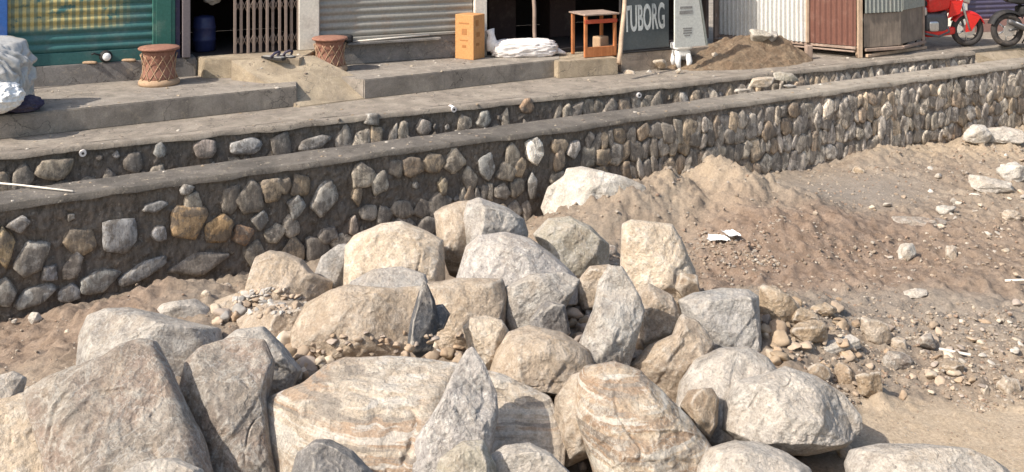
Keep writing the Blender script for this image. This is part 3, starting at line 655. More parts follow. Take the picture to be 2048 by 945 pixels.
# rubble: countable small stones, by zone (px, py, spread x, spread y, count, size range, mats)
zones = [
 (1760, 720, 210, 85, 105, (10, 30), ['tan', 'tan', 'clod', 'brown', 'pink', 'cream'], 'small stones in the gravel bank right of the heap', 'small stone in the gravel bank right of the heap'),
 (1960, 690, 110, 90, 45, (9, 24), ['tan', 'pale', 'cream', 'pink'], 'small stones in the gravel bank right of the heap', 'small stone in the gravel bank right of the heap'),
 (1900, 480, 170, 90, 34, (8, 24), ['pale', 'tan', 'cream'], 'scattered stones on the red-brown earth', 'small stone scattered on the red-brown earth on the right'),
 (1960, 350, 100, 50, 16, (8, 26), ['pale', 'tan', 'white'], 'scattered stones on the red-brown earth', 'small stone scattered on the red-brown earth on the right'),
 (1625, 668, 85, 70, 34, (16, 42), ['clod', 'clod', 'tan', 'brown'], 'clods beside the heap', 'small clod in the spill between the square grey boulder and the gravel bank'),
 (770, 690, 150, 24, 40, (12, 26), ['brown', 'pink', 'tan'], 'clods in the hollow above the banded slab', 'small brown clod in the hollow above the banded slab'),
 (538, 604, 74, 30, 120, (8, 26), ['pale', 'tan', 'tan', 'grey'], 'pebbles of the small rubble patch', 'small grey pebble in the patch between the tan boulders'),
 (250, 640, 180, 50, 14, (7, 16), ['tan', 'cream'], 'stones on the mud strip by the wall', 'small stone on the mud strip below the outer wall')]
protos = {}
def small_mat(k, a, b):
    m = NT('small_' + k); co = m.coord(); c = m.mix(m.ramp(m.noise(co, 1.6, 6, .65), .4, .6), a, b)
    oi = m.n('ShaderNodeObjectInfo'); c = m.gain(c, m.ramp(oi.outputs['Random'], 0, 1, .8, 1.2)); return m.done(c, .95, m.bump(m.noise(co, 5, 4, .7), .4, .004), spec=.15)
SM = {k: small_mat(k, *v) for k, v in {'tan': ((.42, .33, .245), (.36, .28, .21)), 'clod': ((.37, .285, .20), (.32, .24, .165)), 'brown': ((.31, .225, .155), (.36, .27, .19)),
      'pink': ((.34, .28, .235), (.30, .25, .21)), 'cream': ((.52, .44, .345), (.46, .38, .29)), 'pale': ((.48, .43, .37), (.40, .36, .31)), 'grey': ((.33, .31, .285), (.40, .37, .335)), 'white': ((.62, .58, .52), (.55, .5, .44))}.items()}
bpy.context.view_layer.update(); DG = bpy.context.evaluated_depsgraph_get()
def cast(px, py):
    d = Vector(((px - 1024) / FPX, 1, -(py + HZ) / FPX)); ok, loc, *_ = C.ray_cast(DG, Vector((0, 0, HC)), d.normalized()); return np.array(loc) if ok else gpt(px, py)
for zi, (cx, cy, sx_, sy_, n, (a, b_), mats, grp, lab) in enumerate(zones):
    r_ = np.random.default_rng(40 + zi); done = 0
    while done < n:
        ux, uy = r_.uniform(-1, 1), r_.uniform(-1, 1)
        px, py = cx + ux * sx_, cy + uy * sy_
        if zi == 0 and px < 1560 + (py - 640) * .8: continue
        if zi in (0, 1) and py > 800: continue
        wpx = a + (b_ - a) * r_.random() ** 2.2; mt = mats[int(r_.integers(len(mats)))]; var = int(r_.integers(3))
        key = (mt, var)
        if zi == 6 and ux * ux + uy * uy > 1: continue
        if zi in (5, 6): g = cast(px, py)
        else: g = gpt(px, py)
        rad = wpx * g[1] / FPX / 2
        if key not in protos:
            RI[0] += 1; q = np.random.default_rng(RI[0]); Nn = q.normal(size=(12, 3)); Nn /= np.linalg.norm(Nn, axis=1)[:, None]
            U, F = ico(3); V = U * radial(U, Nn, q.uniform(.5, 1.0, 12), 40)[:, None]; V = np.clip(np.linalg.norm(V, axis=1), 0, 1.3)[:, None] * U
            V = V + U * (.12 * fbm(U * 2 + RI[0], RI[0], 3))[:, None]
            o = mk('small_stone', V, F, SM[mt]); protos[key] = o; first = True
        else:
            o = protos[key].copy(); COL.objects.link(o)
        k = r_.uniform(.35, .85); o.location = (g[0], g[1], g[2] + rad * (.25 if zi != 6 else .0))
        o.scale = (rad, rad * r_.uniform(.7, 1.1), rad * k); o.rotation_euler = (r_.uniform(-.4, .4), r_.uniform(-.4, .4), r_.uniform(0, 6.28))
        o.name = {4: 'clod', 5: 'clod', 6: 'pebble'}.get(zi, 'small_stone'); nm = {'clod': 'yellowish', 'brown': 'brown', 'pink': 'grey brown'}.get(mt, mt); tag(o, lab.replace('small', 'small ' + nm, 1).replace('brown brown', 'brown').replace('grey grey', 'grey'), 'stone', nm + ' ' + grp.replace('small ', '')); done += 1

r_ = np.random.default_rng(91); done = tries = 0
while done < 70 and tries < 6000:
    tries += 1; px, py = r_.uniform(430, 1560), r_.uniform(600, 935)
    d = Vector(((px - 1024) / FPX, 1, -(py + HZ) / FPX)).normalized(); ok, loc, _n, _i, ob_, _m = C.ray_cast(DG, Vector((0, 0, HC)), d)
    if not ok or ob_.name != 'ground': continue
    mt = ['tan', 'brown', 'pink', 'cream', 'clod', 'grey'][int(r_.integers(6))]; k_ = (mt, int(r_.integers(3)))
    if k_ not in protos: continue
    o = protos[k_].copy(); COL.objects.link(o); o.name = 'wedged_stone'; rad = r_.uniform(12, 46) * loc.y / FPX / 2
    o.location = loc + Vector((0, 0, rad * .2)); o.scale = (rad, rad * .8, rad * r_.uniform(.6, .95)); o.rotation_euler = tuple(r_.uniform(-.6, .6, 2)) + (r_.uniform(0, 6.28),)
    nm = {'clod': 'yellowish', 'pink': 'grey brown'}.get(mt, mt); tag(o, 'small ' + nm + ' stone wedged in a gap between the big boulders', 'stone', nm + ' stones wedged between the boulders'); done += 1
print('wedged', done)

# gravel: too many to count
def gravel():
    r_ = np.random.default_rng(5); U, F = ico(1); VV, FF, CC = [], [], []; base = 0
    spots = []
    def zone(n, x0, x1, y0, y1, lo, hi, keep=None):
        k = 0
        while k < n:
            px, py = r_.uniform(x0, x1), r_.uniform(y0, y1)
            if keep and not keep(px, py): k += 1; continue
            spots.append((px, py, lo + (hi - lo) * r_.random() ** 3)); k += 1
    zone(3800, 1540, 2080, 630, 830, 2.5, 11, lambda x, y: x > 1540 + (y - 640) * .8 and y < 800 + 25 * math.sin(x * .02))
    zone(2300, 1400, 2080, 420, 640, 2.2, 11, lambda x, y: math.sin(x * .013 + y * .03) + math.sin(y * .05 - x * .006) > -.6)
    zone(1500, 1600, 2080, 270, 420, 2, 8)
    zone(900, -20, 620, 540, 780, 2.5, 8)
    zone(3200, 1060, 1560, 345, 560, 2.2, 10)
    zone(700, 1700, 2080, 800, 945, 1.5, 5)
    P = np.array([ptZ(a, b_, .03) for a, b_, _ in spots]); Z = ground_h(P[:, 0], P[:, 1])
    P = np.array([ptZ(a, b_, z) for (a, b_, _), z in zip(spots, Z)]); Z = ground_h(P[:, 0], P[:, 1])
    pal = np.array([(.31, .245, .185), (.36, .295, .23), (.26, .20, .15), (.30, .26, .22), (.41, .355, .29), (.29, .205, .15)])
    for (a, b_, wpx), p, z in zip(spots, P, Z):
        side = (p[:2] - W0) @ WN
        if side < .05: continue
        rad = wpx * p[1] / FPX / 2; s = np.array([1, r_.uniform(.6, 1), r_.uniform(.4, .8)]) * rad
        t = r_.uniform(0, 6.28); R = np.array([[math.cos(t), -math.sin(t), 0], [math.sin(t), math.cos(t), 0], [0, 0, 1]])
        V = (U * (1 + r_.uniform(-.22, .22, (len(U), 1)))) * s; V = V @ R.T + np.array([p[0], p[1], z + rad * .2])
        VV.append(V); FF.append(F + base); base += len(U)
        CC.append(np.tile(pal[int(r_.integers(6))] * r_.uniform(.8, 1.15), (len(U), 1)))
    m = NT('gravel_mix'); at = m.n('ShaderNodeAttribute', attribute_name='tint'); n = m.noise(m.coord(rand=False), 45, 5, .7)
    mat = m.done(m.gain(at.outputs['Color'], m.ramp(n, .25, .75, .75, 1.2)), .95, m.bump(n, .5, .006), spec=.15)
    o = mk('gravel', np.vstack(VV), np.vstack(FF), mat, smooth=False, col=np.vstack(CC))
    tag(o, 'fine gravel and chips strewn over the brown earth', 'gravel', kind='stuff')
gravel()

# ------------------------------------------------------------------ stone walls
PAL = np.array([(.30, .28, .26), (.25, .235, .225), (.34, .315, .28), (.42, .385, .34), (.26, .215, .175), (.21, .195, .18), (.32, .27, .215), (.30, .285, .27)])
def stone_wall(label, O, D_, L, z0, z1, width, cap_mat, seed, special=(), dens=lambda s: .9, capt=.05, rows=.24):
    Nn = np.array([D_[1], -D_[0]]); r_ = np.random.default_rng(seed)
    root = empty('stone_wall', (O[0], O[1], z0), 0, label, 'wall')
    W3 = lambda s, v, z: np.stack([O[0] + D_[0] * s + Nn[0] * v - O[0], O[1] + D_[1] * s + Nn[1] * v - O[1], z - z0], 1)
    # mortar face
    ns, nz_ = int(L / .016), int((z1 - z0) / .016); s = np.linspace(0, L, ns); z = np.linspace(z0 - .3, z1 - capt, nz_ + 12)
    S, Z = np.meshgrid(s, z); S, Z = S.ravel(), Z.ravel(); q = np.stack([S, Z, S * 0 + seed], 1)
    v = .028 * fbm(q * 5, seed, 4) + .034 * np.abs(fbm(q * 9, seed + 3, 4, .6)) + .012 * fbm(q * 30, seed + 5, 2) - .012
    V = [W3(S, v, Z)]; F = [np.hstack([grid_faces(len(s), len(z))[:, [0, 1, 2]]]), grid_faces(len(s), len(z))[:, [0, 2, 3]]]
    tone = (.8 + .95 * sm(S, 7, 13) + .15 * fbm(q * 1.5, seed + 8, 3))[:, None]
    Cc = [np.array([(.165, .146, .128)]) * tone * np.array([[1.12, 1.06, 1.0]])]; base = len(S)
    U, Fi = ico(3)
    def stone(sc, zc, w_, h_, rot, prot, col, k=6):
        nonlocal base
        k = int(r_.integers(4, 7)); a = np.arange(k) * 2 * math.pi / k + r_.uniform(0, 6.28) + r_.uniform(-.28, .28, k); Np = np.stack([np.cos(a), r_.normal(0, .10, k), np.sin(a)], 1)
        Np = np.vstack([Np, r_.normal(0, .15, (2, 3)) + [0, 1, 0], [[0, -1, 0]]]); Np /= np.linalg.norm(Np, axis=1)[:, None]
        Dd = np.concatenate([r_.uniform(.62, .9, k), r_.uniform(.62, .8, 2), [1]])
        P = U * np.minimum(radial(U, Np, Dd, 44), 1.22)[:, None]
        P = P + U * (.10 * fbm(U * 2.4 + r_.uniform(0, 90), seed, 4))[:, None]
        x, y, zz = P[:, 0] * w_ / 2, P[:, 1] * .06, P[:, 2] * h_ / 2
        c, s_ = math.cos(rot), math.sin(rot); x, zz = x * c - zz * s_, x * s_ + zz * c
        V.append(W3(sc + x, prot - .052 + y, zc + zz)); F.append(Fi + base); base += len(U)
        cn = np.clip(fbm(P * 3 + sc, seed + 2, 2), -1, 1)[:, None] * .18 + 1
        Cc.append(np.array([col]) * cn)
    taken = []
    for (sc, zc, w_, h_, rot, prot, col) in special: stone(sc, zc, w_, h_, rot, prot, col); taken.append((sc, zc, w_ * .62, h_ * .62))
    nr = max(1, int(round((z1 - z0 - capt) / rows))); rh = (z1 - z0 - capt) / nr
    for r in range(nr):
        x = r_.uniform(-.2, 0)
        while x < L:
            ww = r_.uniform(.10, .30) * (1 if x < 6 else .80); xc, zc = x + ww / 2, z0 + rh * (r + .5) + r_.uniform(-.04, .04); x += ww * .96
            if any(abs(xc - a) < c_ + ww * .3 and abs(zc - b_) < d_ for a, b_, c_, d_ in taken): continue
            d = dens(xc)
            if r_.random() > d: 
                if r_.random() < .6: stone(xc + r_.uniform(-.04, .04), zc + r_.uniform(-.05, .05), .08, .09, r_.uniform(-1, 1), .035, PAL[int(r_.integers(8))] * r_.uniform(.75, 1.1))
                continue
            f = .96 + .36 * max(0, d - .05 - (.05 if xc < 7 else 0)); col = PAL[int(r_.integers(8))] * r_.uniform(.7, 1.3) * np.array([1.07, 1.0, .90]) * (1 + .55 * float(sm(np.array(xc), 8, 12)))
            hs = rh * f * r_.uniform(.75, 1.25); zc = min(zc, z1 - capt - .025 - hs * .55)
            stone(xc, zc, ww * f, hs, r_.normal(-.10, .22), .036 + .026 * r_.random() * d, col)
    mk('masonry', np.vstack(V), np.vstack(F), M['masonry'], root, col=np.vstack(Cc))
    # core and cement coping, slightly uneven along the edge
    ss = np.arange(0, L + .01, .05); vv = np.array([.03, .028, -.02, -width * .3, -width * .6, -width + .02, -width, -width]); hh = np.array([-.055, -.006, 0, 0, 0, 0, -.01, -(z1 - z0) - .2])
    S2, K2 = np.meshgrid(ss, np.arange(len(vv))); S2, K2 = S2.ravel(), K2.ravel().astype(int)
    q = np.stack([S2, vv[K2], S2 * 0 + seed], 1); wob = fbm(q * 2.3, seed + 31, 4)
    V2 = W3(S2, vv[K2] + (K2 < 3) * .028 * wob, z1 + hh[K2] + .009 * fbm(q * 4, seed + 7, 3) * (K2 < 7) - (K2 == 0) * .03 * np.abs(wob))
    F2 = grid_faces(len(ss), len(vv))
    mk('coping', V2, F2, cap_mat, root)
    for s_end in (0, L):
        e = MB(); 
        pts = [W3(np.array([s_end]), np.array([a]), np.array([b_]))[0] for a, b_ in ((0, z0 - .2), (0, z1 - .03), (-width, z1 - .03), (-width, z0 - .2))]
        e.bm.faces.new([e.bm.verts.new(p) for p in pts]); e.build('end_face', M['masonry'] if False else cap_mat, root)
    return root
def on_wall(px, py, O, D_):
    r = (px - 1024) / FPX; s = (r * O[1] - O[0]) / (D_[0] - r * D_[1]); Y = O[1] + D_[1] * s
    return s, HC - (py + HZ) / FPX * Y, FPX / Y
def spec(L_, O, D_):
    out = []
    for px, py, w_, h_, rot, col in L_:
        s, z, k = on_wall(px, py, O, D_); out.append((s, z, w_ / k / D_[0] * 1.1, h_ / k, rot, .065, col))
    return out
ORG = (.42, .29, .17)
sp1 = spec([(236, 468, 66, 92, -.15, (.31, .30, .295)), (372, 446, 60, 80, 0, ORG), (438, 458, 52, 56, .2, (.40, .27, .15)), (485, 470, 36, 42, 0, (.34, .22, .14)),
            (62, 518, 46, 80, -.5, (.36, .33, .29)), (100, 545, 30, 42, 0, (.28, .27, .27)), (42, 448, 36, 32, .2, (.34, .32, .30)), (8, 500, 28, 90, 0, (.42, .32, .20)),
            (70, 592, 70, 50, .2, (.33, .32, .30)), (138, 585, 36, 44, 0, (.30, .29, .28)), (8, 588, 40, 60, 0, (.31, .29, .26)), (195, 562, 62, 52, .2, (.27, .26, .24)),
            (285, 540, 90, 40, .3, (.26, .25, .24)), (400, 528, 92, 46, .1, (.25, .22, .19)), (316, 465, 30, 40, -.2, (.30, .29, .29)), (308, 413, 46, 24, .1, (.26, .25, .24)),
            (648, 395, 46, 82, -.4, (.38, .35, .31)), (590, 410, 30, 50, 0, (.32, .31, .29)), (760, 365, 34, 56, -.3, (.40, .36, .30)), (972, 335, 34, 62, 0, (.32, .31, .29)), (884, 372, 20, 40, 0, (.34, .28, .2)),
            (1068, 302, 34, 62, 0, (1.0, .92, .80)), (1062, 372, 22, 70, 0, (.36, .34, .31)), (655, 470, 40, 40, 0, (.28, .25, .22)), (705, 455, 20, 50, 0, (.33, .27, .22)),
            (520, 440, 26, 52, -.2, (.31, .30, .28)), (1145, 300, 22, 44, -.5, (.44, .40, .36)), (372, 378, 26, 26, 0, (.36, .34, .31))], W0, WD)
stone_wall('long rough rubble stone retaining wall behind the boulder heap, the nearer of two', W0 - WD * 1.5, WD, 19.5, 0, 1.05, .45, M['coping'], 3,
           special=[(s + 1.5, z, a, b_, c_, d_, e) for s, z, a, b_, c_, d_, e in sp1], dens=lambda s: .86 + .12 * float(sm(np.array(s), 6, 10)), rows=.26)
Li = 14.9
sp2 = spec([(488, 292, 56, 38, 0, (.40, .38, .36)), (410, 296, 50, 44, 0, (.36, .30, .26)), (108, 335, 56, 50, 0, (.32, .27, .21)), (320, 300, 24, 36, 0, (.30, .29, .27)),
            (1052, 212, 34, 36, 0, (.36, .25, .17)), (965, 240, 30, 40, 0, (.37, .35, .31)), (742, 240, 30, 28, 0, (.34, .32, .29)), (625, 285, 56, 30, .2, (.33, .30, .27))], I0, ID)
wi = stone_wall('low rubble stone wall edging the shop terrace, the farther of two', I0 - ID * 1.5, ID, Li + 1.5, .55, 1.2, .12, M['coping2'], 9,
           special=[(s + 1.5, z, a, b_, c_, d_, e) for s, z, a, b_, c_, d_, e in sp2], dens=lambda s: .84, rows=.27)
for px, py in ((165, 305), (905, 218), (1275, 190)):
    s, z, k = on_wall(px, py, I0, ID)
    p = I0 + ID * s + IN_ * .03 - (I0 - ID * 1.5)
    mb = MB(); d = np.array([IN_[0], IN_[1], -.08]) * .10; a = np.array([p[0], p[1], z - .55])
    mb.tube([a - d, a + d * .2], .036, 16); o = mb.build('drain_pipe', M['sack'], wi)
    mb = MB(); a2 = a + d * .21; mb.tube([a2, a2 + d * .02], .014, 12); mb.build('pipe_mouth', M['black'], o)

# ------------------------------------------------------------------ terrace, drain, steps
def prism(name, pts, z0, z1, mat, kind='structure', bev=.012, **k):
    P = [tuple(p[:2]) for p in pts]
    a = sum(P[i][0] * P[(i + 1) % len(P)][1] - P[(i + 1) % len(P)][0] * P[i][1] for i in range(len(P)))
    zz = z1
    if a < 0:
        P = P[::-1]
        if isinstance(z1, list): zz = z1[::-1]
    m = MB(); m.prism(P, z0, zz)
    if bev: bmesh.ops.bevel(m.bm, geom=list(m.bm.edges), offset=bev, segments=2, affect='EDGES')
    o = m.build(name, mat, **k)
    if kind: o['kind'] = kind
    return o
back = 14
e0 = I0 - ID * 1.6 - IN_ * .13; e1 = I0 + ID * (Li + .0) - IN_ * .13
prism('terrace', [e0, e1, e1 + ID * 9, e1 + ID * 9 - IN_ * back, e0 - IN_ * back], -.2, 1.196, M['coping2'], bev=0)
d0 = W0 - WD * 1.5 - WN * .46; d1 = W0 + WD * 17.5 - WN * .46
prism('drain_floor', [d0, W0 + WD * 18 - WN * .46, I0 + ID * Li, I0 - ID * 1.5], -.2, .60, M['cement_face'], bev=0)
q0 = I0 + ID * Li
prism('sandy_ramp', [q0 + IN_ * .02, W0 + WD * 15.3 - WN * .47, W0 + WD * 24 - WN * .47, e1 + ID * 9 + IN_ * .1], .3, [1.17, 1.03, 1.05, 1.17], M['cement_warm'], bev=0)

SO = np.array([-2.31, 14.24]); SA = math.atan2(.418, .908); SD = np.array([math.cos(SA), math.sin(SA)]); SB = np.array([-SD[1], SD[0]])   # shop front line
def su(px, dep=0):
    r = (px - 1024) / FPX; O = SO + SB * dep
    return (r * O[1] - O[0]) / (SD[0] - r * SD[1])
def sz(px, py, dep=0):
    P = SO + SB * dep + SD * su(px, dep); return HC - (py + HZ) / FPX * P[1]
def sw(u, dep): return SO + SD * u + SB * dep
# lower step, left and right of the ramp
a, b = ptZ(-250, 258, 1.45), ptZ(594, 173, 1.45)
prism('concrete_step', [a[:2], b[:2], sw(su(594), .0), sw(su(-250) - .3, .0)], 1.19, 1.45, M['cement'], kind=None)
tag(bpy.data.objects['concrete_step'], 'long low grey concrete step in front of the green shutter', 'step')
a, b, c = ptZ(728, 160, 1.45), ptZ(1120, 119, 1.45), ptZ(1236, 118, 1.45)
o = prism('concrete_step', [a[:2], b[:2], sw(su(1120), .02), sw(su(640), .02), ptZ(640, 150, 1.45)[:2]], 1.19, 1.45, M['cement'], kind=None)
tag(o, 'low grey concrete step below the tan shutter and the white sack', 'step')
a, b = ptZ(1117, 124, 1.443), ptZ(1237, 116, 1.443)
o = prism('concrete_block', [a[:2], b[:2], b[:2] + SB * .75, a[:2] + SB * .75], 1.19, 1.443, M['cement_warm'], kind=None)
tag(o, 'warm tan plastered block at the foot of the leaning post', 'block')
# plinth under green shutter and gate sill
o = prism('plinth', [sw(su(-250) - .3, -.02), sw(su(392), -.02), sw(su(392), .3), sw(su(-250) - .3, .3)], 1.44, 1.70, M['cement_face'], kind=None)
tag(o, 'stained cement plinth below the green shutter', 'plinth')
a, b = ptZ(408, 119, 1.70), ptZ(600, 118, 1.70)
o = prism('door_sill', [a[:2], b[:2], sw(su(640), .05), sw(su(394), .05)], 1.44, 1.703, M['cement_warm'], kind=None)
tag(o, 'sunlit raised concrete sill in front of the folding gate', 'sill')
R0, R1, R2, R3 = ptZ(462, 122, 1.70), ptZ(628, 112, 1.70), ptZ(787, 190, 1.205), ptZ(599, 214, 1.205)
o = prism('concrete_ramp', [R3, R2, R1, R0], 1.18, [1.205, 1.205, 1.708, 1.708], M['cement_warm'], kind=None, bev=.006)
tag(o, 'sloping concrete ramp leading up to the folding gate', 'ramp')

# ------------------------------------------------------------------ shops
ROT = SA
def shop(name, label): return empty(name, (SO[0], SO[1], 0), ROT, label, 'shop')
def wavy(name, u0, u1, z0, z1, dep, amp, per, mat, parent, vertical=False, n=8, bottom=None):
    """corrugated or slatted sheet; vertical=True: ribs run upwards"""
    L = (u1 - u0) if vertical else (z1 - z0); k = max(8, int(L / per * n)); t = np.linspace(0, L, k)
    prof = amp * np.abs(np.sin(math.pi * t / per)) if not vertical else amp * np.sin(2 * math.pi * t / per)
    other = np.linspace(0, 1, 24 if not vertical else 12)
    T, O_ = np.meshgrid(t, other); Pf = np.tile(prof, (len(other), 1))
    if vertical: X = u0 + T; Zz = z0 + O_ * (z1 - z0)
    else: X = u0 + O_ * (u1 - u0); Zz = z0 + T
    q = np.stack([X.ravel(), Zz.ravel(), 0 * X.ravel()], 1)
    Yd = dep - Pf.ravel() + .014 * fbm(q * 1.6, 3, 3)
    V = np.stack([X.ravel(), Yd, Zz.ravel()], 1); V2 = V + [0, .012, 0]
    F = grid_faces(len(t), len(other)); n_ = len(V)
    return mk(name, np.vstack([V, V2]), np.vstack([F, F[:, ::-1] + n_]), mat, parent)

# green shop
s1 = shop('green_shutter_shop', 'shop with a slatted green roller shutter painted with worn yellow lettering')
uL, uR, uF = su(14), su(305), su(350)
wavy('roller_shutter', uL, uR, 1.85, 3.0, .06, .032, .118, M['green_shutter'], s1)
MB().box(uL, uR, .03, .06, 1.70, 1.855, .006).build('bottom_rail', M['green_steel'], s1)
f = MB(); f.box(uR, uF, -.03, .10, 1.70, 3.0, .006); f.box(uR + .04, uF - .05, -.042, -.03, 1.72, 3.0, .004); f.build('door_frame', M['green_frame'], s1)
f = MB(); f.box(su(-250) - .3, uL - .07, 0, .2, 1.70, 3.3, 0); f.box(uL - .07, uF, .1, .2, 2.95, 3.3, 0); f.build('wall', M['bwall'], s1)
MB().box(su(-2), uL + .005, -.04, .05, 1.70, 3.0, .006).build('blue_post', M['blue'], s1)
MB().box(su(-250) - .3, uF, 0, 3.6, 3.3, 3.42, 0).build('roof', M['bwall'], s1)
# gate shop
s2 = shop('gate_shop', 'dark shop doorway closed by a half drawn brown folding steel gate')
uA, uB, uC, uD = su(352), su(380), su(470), su(596)
MB().box(uF + .002, su(360), -.01, .12, 1.70, 3.3, .004).build('jamb', M['navy'], s2)
MB().box(su(364), uB, -.05, .07, 1.705, 3.3, .008).build('post', M['post'], s2)
f = MB(); u9 = su(637)
f.box(uD, u9, -.05, .10, 1.705, 3.3, .008); f.build('pillar', M['offwhite'], s2)
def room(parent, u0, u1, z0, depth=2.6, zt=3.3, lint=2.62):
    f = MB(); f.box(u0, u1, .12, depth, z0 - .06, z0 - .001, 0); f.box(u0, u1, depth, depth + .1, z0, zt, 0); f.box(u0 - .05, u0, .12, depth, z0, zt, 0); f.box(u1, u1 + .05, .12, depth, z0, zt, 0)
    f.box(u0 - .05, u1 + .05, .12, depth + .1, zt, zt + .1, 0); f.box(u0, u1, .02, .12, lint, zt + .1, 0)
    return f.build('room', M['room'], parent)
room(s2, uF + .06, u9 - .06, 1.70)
g = MB(); n = 10
for i in range(n + 1):
    x = uC + (uD - uC) * i / n; j = .03 * math.sin(i * 2.3)
    g.box(x - .019, x + .019, -.01 + j, .012 + j, 1.71, 3.2, .004)
g.build('folding_gate', M['gate'], s2)
for z in (1.78, 2.25):
  g = MB()
  for i in range(n):
    x0, x1 = uC + (uD - uC) * i / n, uC + (uD - uC) * (i + 1) / n
    for sgn in (0, 1): g.tube([(x0, .02, z + .2 * sgn), (x1, .02, z + .2 * (1 - sgn))], .005, 5)
  g.build('lattice', M['gate'], s2)
MB().box(uF, u9, 0.1, 3.6, 3.42, 3.5, 0).build('roof', M['bwall'], s2)
# barrel and hanging bag inside
p = sw(su(408, .5), .5)
o = MB().lathe([(.12, 0), (.15, .02), (.155, .15), (.165, .16), (.155, .18), (.155, .32), (.165, .33), (.155, .35), (.14, .46), (.13, .48), (.05, .50), (.04, .5)], 28).build('plastic_drum', M['barrel'], loc=(p[0], p[1], 1.70))
tag(o, 'dark blue plastic drum standing inside the gate doorway', 'drum')
p = sw(su(425, .35), .35)
RI[0] += 1; U, F = ico(4); V = U * np.array([.17, .12, .16]) * (1 + .22 * fbm(U * 2.5, 66, 4))[:, None]
V[:, 2] = np.where(V[:, 2] > 0, V[:, 2] * 2.6, V[:, 2]); o = mk('hanging_bag', V, F, M['sheet_grey']); o.location = (p[0], p[1], 2.52)
tag(o, 'crumpled grey plastic bag hanging in the gate doorway', 'bag')
# tan shutter shop
s3 = shop('tan_shutter_shop', 'shop with a closed weathered grey tan roller shutter on a stone plinth')
u0, u1 = su(640), su(946)
wavy('roller_shutter', u0, u1, 1.84, 3.0, .05, .028, .105, M['shutter2'], s3)
f = MB(); f.box(u0, u1, .0, .1, 1.45, 1.80, .01); f.build('plinth', M['cement_face'], s3)
MB().box(u0 + .1, u1 - .1, -.03, .05, 1.802, 1.842, .006).build('bottom_rail', M['shutter2'], s3)
MB().box(su(948), su(972), -.04, .08, 1.45, 3.3, .006).build('pillar', M['offwhite'], s3)
f = MB(); f.box(u9, u0, .0, .1, 1.45, 3.3, 0); f.box(u0, u1 + .02, .1, .2, 1.45, 3.3, 0); f.build('wall', M['bwall'], s3)
MB().box(u9, su(972), 0.02, 3.6, 3.3, 3.42, 0).build('roof', M['bwall'], s3)
# open dark shop
s4 = shop('open_shop', 'open dark fronted shop behind the wooden poles and the lettered board')
uE = su(973); uG = su(1400, .3)
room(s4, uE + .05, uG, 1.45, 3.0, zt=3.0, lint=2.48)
MB().box(uE, uG + .05, 0.1, 3.6, 3.12, 3.2, 0).build('roof', M['bwall'], s4)
f = MB()
for x, z in ((su(1010, 1.2), 1.0), (su(1110, 1.6), 1.2)): f.box(x - .25, x + .25, 1.3, 1.7, 1.45, 1.45 + z, .01)
for k in range(3): f.box(uE + .3, su(1140), 2.6, 2.95, 1.8 + .35 * k, 1.83 + .35 * k, .004)
f.build('shelf', paint('dark_shelf', (.06, .035, .03), .8), s4)

# counter wall + boards
pA, pB = ptZ(1243, 145, 1.2), ptZ(1420, 128, 1.2)
dirc = (pB - pA)[:2]; Lc = np.linalg.norm(dirc); ang = math.atan2(dirc[1], dirc[0])
rt = empty('low_plinth_wall', (pA[0], pA[1], 1.19), ang, 'low tan plastered wall under the dark lettered board', 'wall')
MB().box(0, Lc, 0, .14, 0, .29, .01).build('wall_body', M['cement_face'] if False else cement('plaster_tan', (.36, .29, .23), (.31, .25, .20)), rt)
MB().box(-.02, Lc * .55, -.012, .15, .291, .31, .003).build('ledge', M['black'], rt)
sgn = empty('sign_board', (pA[0], pA[1], 1.505), ang, 'dark slate board with large white letters TUBORG', 'sign')
wb = (1349 - 1250) * pA[1] / FPX / math.cos(ang) * 1.07
MB().box(.03, wb, .03, .055, 0, .95, .004).build('board', M['sign_dark'], sgn)
fr = MB(); fr.box(.0, .03, .02, .07, 0, .95, .003); fr.box(.03, wb, .02, .065, -.002, .02, .003); fr.build('frame', M['black'], sgn)
fc = bpy.data.curves.new('lettering', 'FONT'); fc.body = 'TUBORG'; fc.size = .20; fc.extrude = .0015; fc.offset = .004; fc.align_x = 'LEFT'
fo = bpy.data.objects.new('lettering', fc); COL.objects.link(fo); fc.materials.append(M['letter']); fo.parent = sgn
dg = bpy.context.evaluated_depsgraph_get(); tw = fo.evaluated_get(dg).dimensions.x
fo.location = (.065, .0265, .30); fo.rotation_euler = (math.radians(90), math.radians(-1.5), 0); fo.scale = ((wb - .15) / max(tw, .1), 2.75, 1)
me_ = bpy.data.meshes.new_from_object(fo.evaluated_get(dg)); me_.materials.clear(); me_.materials.append(M['letter']); f2 = bpy.data.objects.new('lettering', me_); COL.objects.link(f2); f2.parent = sgn; f2.location = fo.location; f2.rotation_euler = fo.rotation_euler; f2.scale = fo.scale; bpy.data.objects.remove(fo)
f2.name = 'lettering'
